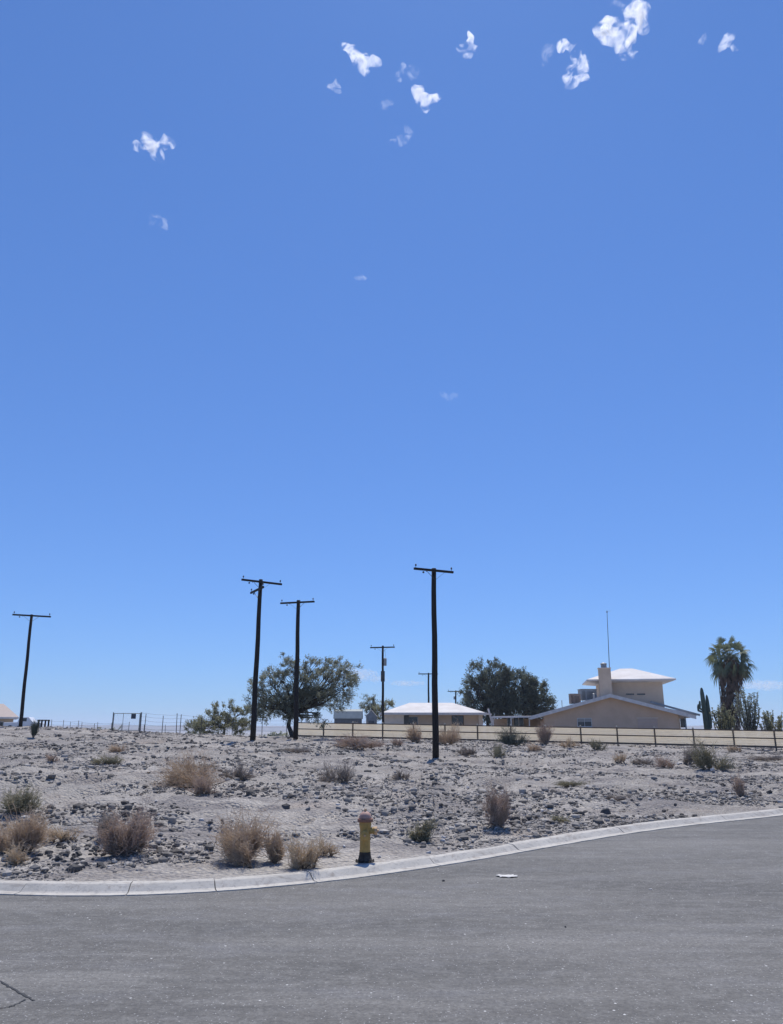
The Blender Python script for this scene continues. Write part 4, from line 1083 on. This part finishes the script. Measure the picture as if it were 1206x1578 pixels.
# ------------------------------------------------------------------ trees
def tree(name, label, Y, base_px, trunk, crowns, mats, nclump, leaves, leafsize, seed, spike=1.0, droop=0.0, group=None, cat='tree', twr=.03, base_z=None, r0=.22, clumpr=.4):
    """crowns: list of (px, py, half w px, half h px[, depth half m]) ellipses; trunk: list of photo pixels from the base to the fork"""
    r = random.Random(seed); s = Y / F
    bp = at(base_px, 1120, Y); bz = base_z if base_z is not None else Hs(bp.x, Y)
    B = Vector((bp.x, Y, bz)); root = empty(name, B); tag(root, label, cat, group)
    tp = [Vector((0, 0, -.2))] + [at(a, b, Y) - B + Vector((0, r.uniform(-.3, .3), 0)) for a, b in trunk]
    fork = tp[-1]
    st = MB(); k = len(tp); st.tube(tp, [r0 * (1 - .45 * i / (k - 1)) for i in range(k)], 9)
    lf = MB()
    ells = [(at(a, b, Y) - B, hw * s, hh * s, (hw * s * .85 if len(o) == 0 else o[0])) for a, b, hw, hh, *o in crowns]
    tot = sum(w * h for _, w, h, _ in ells)
    for c, w, h, dp in ells:
        dp = min(dp, w * 1.1)
        nc = max(4, int(nclump * w * h / tot))
        limb_ends = []
        for i in range(max(3, nc // 14)):                       # main limbs
            a = r.uniform(0, 6.283); q = r.uniform(.2, .75)
            e = c + Vector((math.cos(a) * w * q, math.sin(a) * dp * q, r.uniform(-.35, .45) * h))
            mid = fork.lerp(e, .5) + Vector((r.uniform(-1, 1), r.uniform(-1, 1), r.uniform(-.2, .6))) * (e - fork).length * .12
            st.tube([fork, fork.lerp(mid, .5) + Vector((0, 0, .1)), mid, e], [r0 * .5, r0 * .38, r0 * .26, r0 * .12], 6, cap=False); limb_ends.append((mid, e))
        for i in range(nc):
            # clump centre: biased to the outer shell
            while True:
                d = Vector((r.uniform(-1, 1), r.uniform(-1, 1), r.uniform(-1, 1)))
                if .05 < d.length < 1: break
            rad = d.length ** .45; d.normalize()
            wob = 1 + .22 * mnoise.noise(d * 2.2 + Vector((seed, 0, 0))) * 2
            cc = c + Vector((d.x * w * rad * wob, d.y * dp * rad, d.z * h * rad * wob))
            mid, e = min(limb_ends, key=lambda t: (t[1] - cc).length)
            j = e.lerp(mid, r.uniform(0, .7))
            st.tube([j, j.lerp(cc, .5) + Vector((0, 0, .08)), cc], [twr, twr * .6, twr * .3], 4, cap=False)
            out = (cc - c); out = Vector((out.x / w, out.y / max(dp, .01), out.z / h)); out = (out.normalized() if out.length > 0 else Vector((0, 0, 1)))
            g_ = (out * .8 + Vector((0, 0, .35 - droop))).normalized()
            cr = clumpr * r.uniform(.6, 1.35)
            nsp = r.randint(5, 9)
            for k2 in range(nsp):                                # sprays of leaves along twigs
                dv = (g_ * spike + Vector((r.gauss(0, .55), r.gauss(0, .55), r.gauss(0, .5)))).normalized()
                tipv = cc + dv * cr * r.uniform(.7, 1.5) + Vector((0, 0, -droop * cr * .5))
                st.tube([cc, tipv], [twr * .3, twr * .12], 3, cap=False)
                for q in range(leaves):
                    t = r.random() ** .8; l = cc.lerp(tipv, t) + Vector((r.gauss(0, 1), r.gauss(0, 1), r.gauss(0, 1))) * cr * .13
                    a1 = (dv + Vector((r.gauss(0, .6), r.gauss(0, .6), r.gauss(0, .6) - droop * .5))).normalized()
                    a2 = a1.cross(Vector((r.gauss(0, 1), r.gauss(0, 1), r.gauss(0, 1)))).normalized()
                    L = leafsize * r.uniform(.6, 1.4)
                    lf.add([l, l + a1 * L * .5 + a2 * L * .22, l + a1 * L, l + a1 * L * .5 - a2 * L * .22], [(0, 1, 2, 3)])
    st.build('trunk', M['bark'], root); lf.build('crown', M[mats], root)
    return root

tree('palo_verde_tree', 'big feathery grey green tree spreading behind the two middle poles', 64, 452,
     [(450, 1132), (444, 1118), (447, 1104)],
     [(398, 1078, 20, 24), (418, 1062, 26, 30), (447, 1052, 26, 36), (478, 1048, 24, 30), (512, 1048, 36, 30), (530, 1056, 18, 22), (492, 1080, 32, 16), (462, 1084, 24, 18), (420, 1092, 28, 16), (495, 1100, 5, 16), (446, 1098, 20, 10)],
     'leafgrey', 620, 12, .12, 21, spike=1.3, droop=.25, r0=.24, clumpr=.40, twr=.02)
tree('ironwood_tree', 'dense dark rounded tree rising behind the right end of the white roof', 104, 752,
     [(752, 1120), (750, 1100)],
     [(752, 1046, 28, 26), (742, 1072, 28, 26), (766, 1070, 26, 28), (752, 1092, 36, 20)],
     'leafdark', 420, 14, .2, 22, spike=1.0, r0=.3, clumpr=.62)
tree('ironwood_tree', 'dark bushy tree behind the patio roof left of the gable house', 104, 812,
     [(812, 1120), (812, 1105)],
     [(800, 1062, 22, 24), (826, 1076, 22, 24), (805, 1092, 34, 20), (836, 1092, 14, 16)],
     'leafdark', 360, 14, .2, 23, spike=1.0, r0=.3, clumpr=.62)
tree('desert_tree', 'low bushy grey green tree on the skyline left of the two armed pole', 84, 345,
     [(345, 1128), (344, 1122)],
     [(325, 1114, 22, 15), (350, 1104, 20, 18), (372, 1110, 16, 18), (345, 1120, 38, 12), (308, 1122, 10, 9)],
     'leafolive', 220, 10, .15, 24, spike=1.3, r0=.14, twr=.022, clumpr=.42)
tree('desert_tree', 'small pale bush on the skyline at the far left of the bushy tree', 90, 300,
     [(300, 1130), (300, 1126)], [(298, 1121, 10, 8)], 'leafgrey', 30, 8, .14, 25, r0=.06, twr=.015, clumpr=.35)
tree('desert_tree', 'small thin crowned tree behind the gap between shed and low house', 108, 572,
     [(572, 1110), (571, 1100)], [(565, 1084, 11, 8), (577, 1080, 5, 5), (575, 1096, 10, 9)], 'leafgrey', 60, 9, .17, 26, r0=.12, twr=.02, clumpr=.4)
tree('desert_tree', 'low green bush top showing right of the transformer pole', 106, 592,
     [(592, 1110), (592, 1100)], [(594, 1088, 12, 8), (588, 1098, 12, 9)], 'leafolive', 50, 9, .17, 27, r0=.1, twr=.02, clumpr=.4)

# palm
def palm():
    Y = 88.0; s = Y / F
    bp = at(1122, 1120, Y); B = Vector((bp.x, Y, Hs(bp.x, Y))); root = empty('fan_palm', B)
    tag(root, 'stout fan palm with a shaggy skirt of dead fronds behind the fence', 'palm tree')
    hb = at(1124, 1012, Y) - B; r = random.Random(3)
    m = MB(); m.tube([(0, 0, -.2), hb * .5, hb], [.38, .33, .3], 12); m.build('trunk', M['palmbark'], root)
    # crown: fans
    def fan(mb, base, dv, pet, rad, nseg, droop, w):
        dv = dv.normalized(); side = dv.cross(Vector((0, 0, 1)))
        side = side.normalized() if side.length > .05 else Vector((1, 0, 0)); side = Matrix.Rotation(r.uniform(-1.3, 1.3), 3, dv) @ side; up = side.cross(dv)
        hub = base + dv * pet + Vector((0, 0, -droop * pet * .35))
        mb.tube([base, base.lerp(hub, .5) + Vector((0, 0, .05)), hub], [.035, .025, .018], 4, cap=False)
        for k in range(nseg):
            a = (k / (nseg - 1) - .5) * 2.5 + r.uniform(-.05, .05)
            q = dv * math.cos(a) + side * math.sin(a); L = rad * (1 - .25 * abs(a) / 1.25) * r.uniform(.85, 1.1)
            n_ = q.cross(up).normalized()
            p1 = hub + q * L * .5 + Vector((0, 0, -droop * L * .10)); p2 = hub + q * L * .85 + Vector((0, 0, -droop * L * .42)); p3 = hub + q * L + Vector((0, 0, -droop * L * .75))
            mb.add([hub, p1 + n_ * w, p1 - n_ * w, p2 + n_ * w * .6, p2 - n_ * w * .6, p3], [(0, 1, 2), (1, 3, 4, 2), (3, 5, 4)])
    for i in range(58):
        a = i * 2.39996; e = math.asin(.97 - 1.62 * (i / 57))
        m = MB(); fan(m, hb + Vector((0, 0, .1)), Vector((math.cos(a) * math.cos(e), math.sin(a) * math.cos(e), math.sin(e))),
                      r.uniform(1.1, 1.9), r.uniform(1.0, 1.3), 13, (.35 if e > .5 else .7 if e > -.1 else 1.0), .07)
        m.build('frond', M['palmleaf'], root)
    m = MB()
    for i in range(620):                                        # hanging dead blades
        k = r.random(); a = r.uniform(0, 6.283); z = hb.z * (1 - .78 * k) - .1
        rr = (1.2 - .25 * k) * r.uniform(.8, 1.12) * (1 if k > .05 else .75)
        c = Vector((hb.x * (z / hb.z) + math.cos(a) * .38, math.sin(a) * .38, z + .3))
        e = Vector((hb.x * (z / hb.z) + math.cos(a) * rr, math.sin(a) * rr, z - r.uniform(.2, .7)))
        t = Vector((-math.sin(a), math.cos(a), 0))
        m.tube([c, c.lerp(e, .6) + Vector((0, 0, .15)), e], [.02, .018, .012], 3, cap=False)
        for j in range(7):
            o = t * (j - 3) * .055 + Vector((0, 0, -r.uniform(.35, .85))); w = .03
            m.add([e - t * w * .5, e + t * w * .5, e + o * .6 + t * w, e + o * .6 - t * w, e + o], [(0, 1, 2, 3), (3, 2, 4)])
    m.build('skirt', M['palmdead'], root)
    for i in range(22):                                        # brown fronds hanging out of the crown
        a = i * 2.39996 + .6; e = -.75 - r.random() * .45
        m = MB(); fan(m, hb + Vector((0, 0, -.1)), Vector((math.cos(a) * math.cos(e), math.sin(a) * math.cos(e), math.sin(e))), r.uniform(1.1, 1.6), r.uniform(.8, 1.1), 12, .9, .05)
        m.build('dead_frond', M['palmdead'], root)
palm()

def saguaro():
    Y = 86.0; bp = at(1084, 1120, Y); B = Vector((bp.x, Y, Hs(bp.x, Y))); root = empty('saguaro_cactus', B)
    tag(root, 'saguaro cactus with one tall arm between the gable house and the palm', 'cactus')
    W = lambda px, py: at(px, py, Y) - B
    def col(name, pts, rs):
        pts = [Vector(p) for p in pts]
        m = MB(); m.tube(pts, rs, 22, rib=.14); m.build(name, M['cactus'], root)
    t = W(1080.5, 1059.5)
    col('trunk', [Vector((t.x * 1.0 + .12, 0, -.2)), Vector((t.x + .1, 0, t.z * .35)), Vector((t.x + .05, 0, t.z * .7)), t - Vector((0, 0, .6)), t - Vector((0, 0, .2)), t - Vector((0, 0, .05)), t],
        [.27, .29, .26, .21, .15, .09, .02])
    t2 = W(1088.5, 1070.5)
    col('arm', [Vector((t.x + .15, -.05, t.z * .26)), Vector((t2.x - .02, -.1, t.z * .30)), Vector((t2.x + .04, -.1, t.z * .42)), t2 - Vector((0, 0, .6)), t2 - Vector((0, 0, .15)), t2], [.16, .19, .20, .17, .11, .02])
    for (a, b), (c, d) in (((1077.5, 1092), (1077, 1080)), ((1075, 1095), (1074.8, 1085))):
        e0, e1 = W(a, b), W(c, d)
        col('arm', [Vector((t.x, -.1, e0.z - .25)), e0 + Vector((0, -.15, 0)), e0.lerp(e1, .5) + Vector((0, -.15, 0)), e1 + Vector((0, -.15, -.06)), e1 + Vector((0, -.15, 0))], [.09, .12, .13, .09, .02])
saguaro()

def ocotillo(Y, px, top, w, n, label, seed, mt, name='ocotillo_shrub'):
    bp = at(px, 1120, Y); B = Vector((bp.x, Y, Hs(bp.x, Y))); root = empty(name, B); tag(root, label, 'shrub', 'tall ocotillo shrubs behind the fence')
    r = random.Random(seed); s = Y / F; st, lf = MB(), MB(); hgt = (at(px, top, Y) - B).z
    for i in range(n):
        a = r.uniform(0, 6.283); sp_ = r.uniform(.1, 1) ** .7; L = hgt * r.uniform(.6, 1.02) * (1 - .12 * sp_)
        ex = Vector((math.cos(a) * w * s / 2 * sp_, math.sin(a) * w * s / 2 * sp_ * .8, L)); b0 = Vector((r.uniform(-.4, .4), r.uniform(-.3, .3), 0))
        c1 = b0.lerp(ex, .5) + Vector((ex.x * .18 + r.uniform(-.1, .1), ex.y * .18, -.05))
        pts = [b0.lerp(c1, .5) * 1.0, c1, c1.lerp(ex, .5) + Vector((r.uniform(-.06, .06), 0, .04)), ex]
        st.tube([b0] + pts, [.035, .032, .03, .025, .012], 5, cap=False)
        P = [b0] + pts
        for q in range(95):
            k = r.uniform(.6, 3.98); i0 = int(k); l = P[i0].lerp(P[min(i0 + 1, 4)], k - i0)
            d = Vector((r.gauss(0, 1), r.gauss(0, 1), r.gauss(.8, .8))).normalized(); e2 = d.cross(Vector((r.gauss(0, 1), r.gauss(0, 1), .3))).normalized()
            z = r.uniform(.12, .22); lf.add([l, l + d * z * .6 + e2 * z * .3, l + d * z * 1.1, l + d * z * .6 - e2 * z * .3], [(0, 1, 2, 3)])
    st.build('stem', M['bark'], root); lf.build('foliage', M[mt], root)
ocotillo(80, 1117, 1078, 42, 34, 'pale green many stemmed ocotillo in front of the palm trunk', 31, 'leafolive')
ocotillo(82, 1153, 1058, 40, 34, 'tall dark ocotillo just right of the palm', 32, 'leafgrey')
ocotillo(80, 1192, 1092, 46, 36, 'lower green ocotillo at the right edge behind the fence', 33, 'leafolive')

# far scrub on the plain: nobody could count it
def far_scrub():
    r = random.Random(9); m = MB()
    for i in range(1500):
        Y = r.uniform(130, 900); x = r.uniform(-.62, .75) * Y
        if -.1 * Y < x: 
            if r.random() < .5: continue
        z = Hs(x, Y); w = r.uniform(.8, 2.2); h = w * r.uniform(.5, .9)
        for k in range(22):
            a = r.uniform(0, 6.283); e = r.uniform(0, 1.5)
            c = Vector((x + math.cos(a) * math.cos(e) * w * .6, Y + math.sin(a) * math.cos(e) * w * .6, z + math.sin(e) * h * .7))
            d = [Vector((r.gauss(0, .35), r.gauss(0, .35), r.gauss(0, .3))) * w * .7 for _ in range(3)]
            m.add([c + d[0], c + d[1], c + d[2]], [(0, 1, 2)])
    tag(m.build('far_scrub', M['leafgrey']), 'distant low desert scrub dotted over the plain beyond the wire fences', 'scrub', kind='stuff')
far_scrub()

# distant hills
def hills():
    xs_ = np.linspace(-5200, 5200, 260); rowsv = []
    for j, f in enumerate((0, .3, .55, .75, .9, 1.0, .8, .3, 0)):
        yb_ = 3800 + j * 120
        hgt = 34 + 16 * fbm(xs_ * .0011 + 3, xs_ * 0 + 7.5, 4) + 46 * np.clip(fbm(xs_ * .0005 + 9, xs_ * 0 + 2, 2), 0, 1)
        rowsv.append(np.stack([xs_, np.full(260, float(yb_)) + 60 * fbm(xs_ * .003, xs_ * 0 + j, 3), -20 + f * hgt * (1 + .25 * fbm(xs_ * .006, xs_ * 0 + j * .7, 3))], 1))
    V = np.concatenate(rowsv); ii = np.arange(9 * 260).reshape(9, 260)
    fq = np.stack([ii[:-1, :-1], ii[:-1, 1:], ii[1:, 1:], ii[1:, :-1]], -1).reshape(-1, 4)
    tag(np_mesh('hills', V, fq, M['hill']), kind='structure')
hills()

# ------------------------------------------------------------------ haze
def haze():
    m = MB(); m.box((0, 650, 32.5), (14400, 16000, 115))
    mt = bpy.data.materials.new('haze_air'); mt.use_nodes = True; nt = mt.node_tree
    nt.nodes.remove(nt.nodes['Principled BSDF'])
    v = nt.nodes.new('ShaderNodeVolumePrincipled'); v.inputs['Density'].default_value = 1.6e-4
    v.inputs['Color'].default_value = (.72, .84, 1, 1); v.inputs['Anisotropy'].default_value = .2
    nt.links.new(v.outputs[0], nt.nodes['Material Output'].inputs['Volume'])
    tag(m.build('haze', mt), 'thin pale haze over the far plain', 'haze', kind='stuff')
haze()

# ------------------------------------------------------------------ clouds
def mat_cloud(name, dens, scale, thr):
    mt = bpy.data.materials.new(name); mt.use_nodes = True; nt = mt.node_tree
    nt.nodes.remove(nt.nodes['Principled BSDF'])
    v = nt.nodes.new('ShaderNodeVolumePrincipled'); v.inputs['Color'].default_value = (1, 1, 1, 1); v.inputs['Anisotropy'].default_value = .45
    co = nt.nodes.new('ShaderNodeNewGeometry').outputs['Position']
    n = nz(nt, co, scale, 9, .64); n.node.inputs['Distortion'].default_value = 1.1; r = ramp(nt, n, thr, thr + .26)
    mu = nt.nodes.new('ShaderNodeMath'); mu.operation = 'MULTIPLY'; mu.inputs[1].default_value = dens
    nt.links.new(r, mu.inputs[0]); nt.links.new(mu.outputs[0], v.inputs['Density'])
    nt.links.new(v.outputs[0], nt.nodes['Material Output'].inputs['Volume'])
    return mt
CD = {'thick': mat_cloud('cloud_thick', .06, .017, .462), 'thin': mat_cloud('cloud_thin', .014, .02, .47)}
def cloud(blobs, label, kind='thick', dist=3600.0, seed=0):
    """blobs: (px, py, rx px, ry px) ellipses that merge into one puff"""
    bm = bmesh.new(); pts = [at(a, b, 100) for a, b, _, _ in blobs]
    def far(px, py):
        d = (at(px, py, 100) - Vector((0, 0, CAMZ))).normalized(); return Vector((0, 0, CAMZ)) + d * dist
    C = far(blobs[0][0], blobs[0][1]); r = random.Random(seed)
    for a, b, rx, ry in blobs:
        u, v = (a - CX) / F, (b - CY) / F; sc = dist / math.sqrt(1 + u * u + v * v) / F
        c = far(a, b) - C; d = (C - Vector((0, 0, CAMZ))).normalized()
        sx = Vector((1, 0, 0)); sx = (sx - d * sx.dot(d)).normalized(); uz = sx.cross(d)
        Mx = Matrix((sx * rx * sc * 1.12, d * (rx + ry) * .5 * sc, uz * ry * sc * 1.12)).transposed().to_4x4(); Mx.translation = c
        bmesh.ops.create_icosphere(bm, subdivisions=3, radius=1, matrix=Mx)
    me = bpy.data.meshes.new('cloud'); bm.to_mesh(me); bm.free()
    o = bpy.data.objects.new('cloud', me); COL.objects.link(o); o.location = C
    md = o.modifiers.new('merge', 'REMESH'); md.mode = 'VOXEL'; md.voxel_size = 3.6 * dist / 3600
    dg = bpy.context.evaluated_depsgraph_get(); ev = o.evaluated_get(dg); m2 = bpy.data.meshes.new_from_object(ev)
    o.modifiers.clear(); o.data = m2
    off = Vector((seed * 11.3, 0, 0))
    for v in m2.vertices:
        q = v.co * .03 + off
        v.co += Vector((mnoise.noise(q), mnoise.noise(q + Vector((9, 3, 1))), mnoise.noise(q + Vector((2, 7, 5))))) * 22
    m2.materials.clear(); m2.materials.append(CD[kind])
    tag(o, label, 'cloud', 'small white cloud puffs high in the sky')
cloud([(230, 218, 9, 14), (240, 232, 10, 12), (256, 222, 11, 9), (216, 228, 12, 5)], 'lone white puff in the upper left sky above the left pole', seed=1)
cloud([(238, 338, 9, 8), (250, 344, 9, 7)], 'faint wisp below the upper left puff', 'thin', seed=2)
cloud([(545, 80, 10, 8), (558, 92, 12, 10), (575, 93, 11, 7), (560, 106, 8, 10), (532, 74, 9, 4)], 'three pronged white puff left of the centre at the top', seed=3)
cloud([(512, 131, 8, 8), (520, 135, 6, 5)], 'tiny puff just left below the three pronged cloud', seed=4)
cloud([(645, 146, 9, 13), (655, 158, 11, 12), (668, 152, 9, 8)], 'round ragged white puff near the top centre', seed=5)
cloud([(618, 113, 7, 11), (637, 110, 8, 9)], 'pair of faint wisps above the round ragged puff', 'thin', seed=6)
cloud([(592, 162, 6, 5), (601, 157, 6, 4)], 'faint speck left of the round ragged puff', 'thin', seed=7)
cloud([(626, 210, 7, 10), (619, 218, 6, 6), (605, 219, 5, 4)], 'small broken wisp below the round ragged puff', 'thin', seed=8)
cloud([(553, 427, 11, 5)], 'very faint wisp alone in the middle of the sky', 'thin', seed=9)
cloud([(697, 610, 15, 5)], 'flat faint wisp lowest of the high clouds', 'thin', seed=10)
cloud([(716, 78, 10, 8), (724, 66, 5, 12), (730, 77, 7, 6)], 'small star shaped puff at the top right of centre', seed=11)
cloud([(870, 72, 12, 8), (886, 82, 10, 12), (893, 104, 14, 18), (882, 120, 12, 14)], 'hooked white cloud second largest at the top right', seed=12)
cloud([(844, 79, 8, 9), (839, 93, 6, 7)], 'faint wisp just left of the hooked cloud', 'thin', seed=13)
cloud([(938, 46, 18, 17), (957, 62, 16, 15), (980, 26, 18, 20), (972, 46, 10, 18), (966, 84, 14, 7), (992, 40, 9, 8)], 'largest white cloud at the top right shaped like a letter V', seed=14)
cloud([(1119, 64, 8, 11), (1134, 72, 5, 6)], 'small puff farthest right at the top', seed=15)
cloud([(1082, 61, 6, 6)], 'faint speck between the largest cloud and the rightmost puff', 'thin', seed=16)
cloud([(953, 5, 8, 7)], 'tiny wisp above the largest cloud at the top edge', 'thin', seed=17)
cloud([(555, 1040, 26, 9), (535, 1034, 14, 6), (580, 1046, 16, 5)], 'faint low white cloud near the horizon right of the big feathery tree', 'thin', seed=18, dist=9000.0)
cloud([(628, 1053, 26, 3.5)], 'thin low cloud streak near the horizon left of the tallest pole', 'thin', seed=19, dist=9000.0)
cloud([(1180, 1056, 34, 7)], 'faint low cloud near the horizon at the right edge behind the palm', 'thin', seed=20, dist=9000.0)
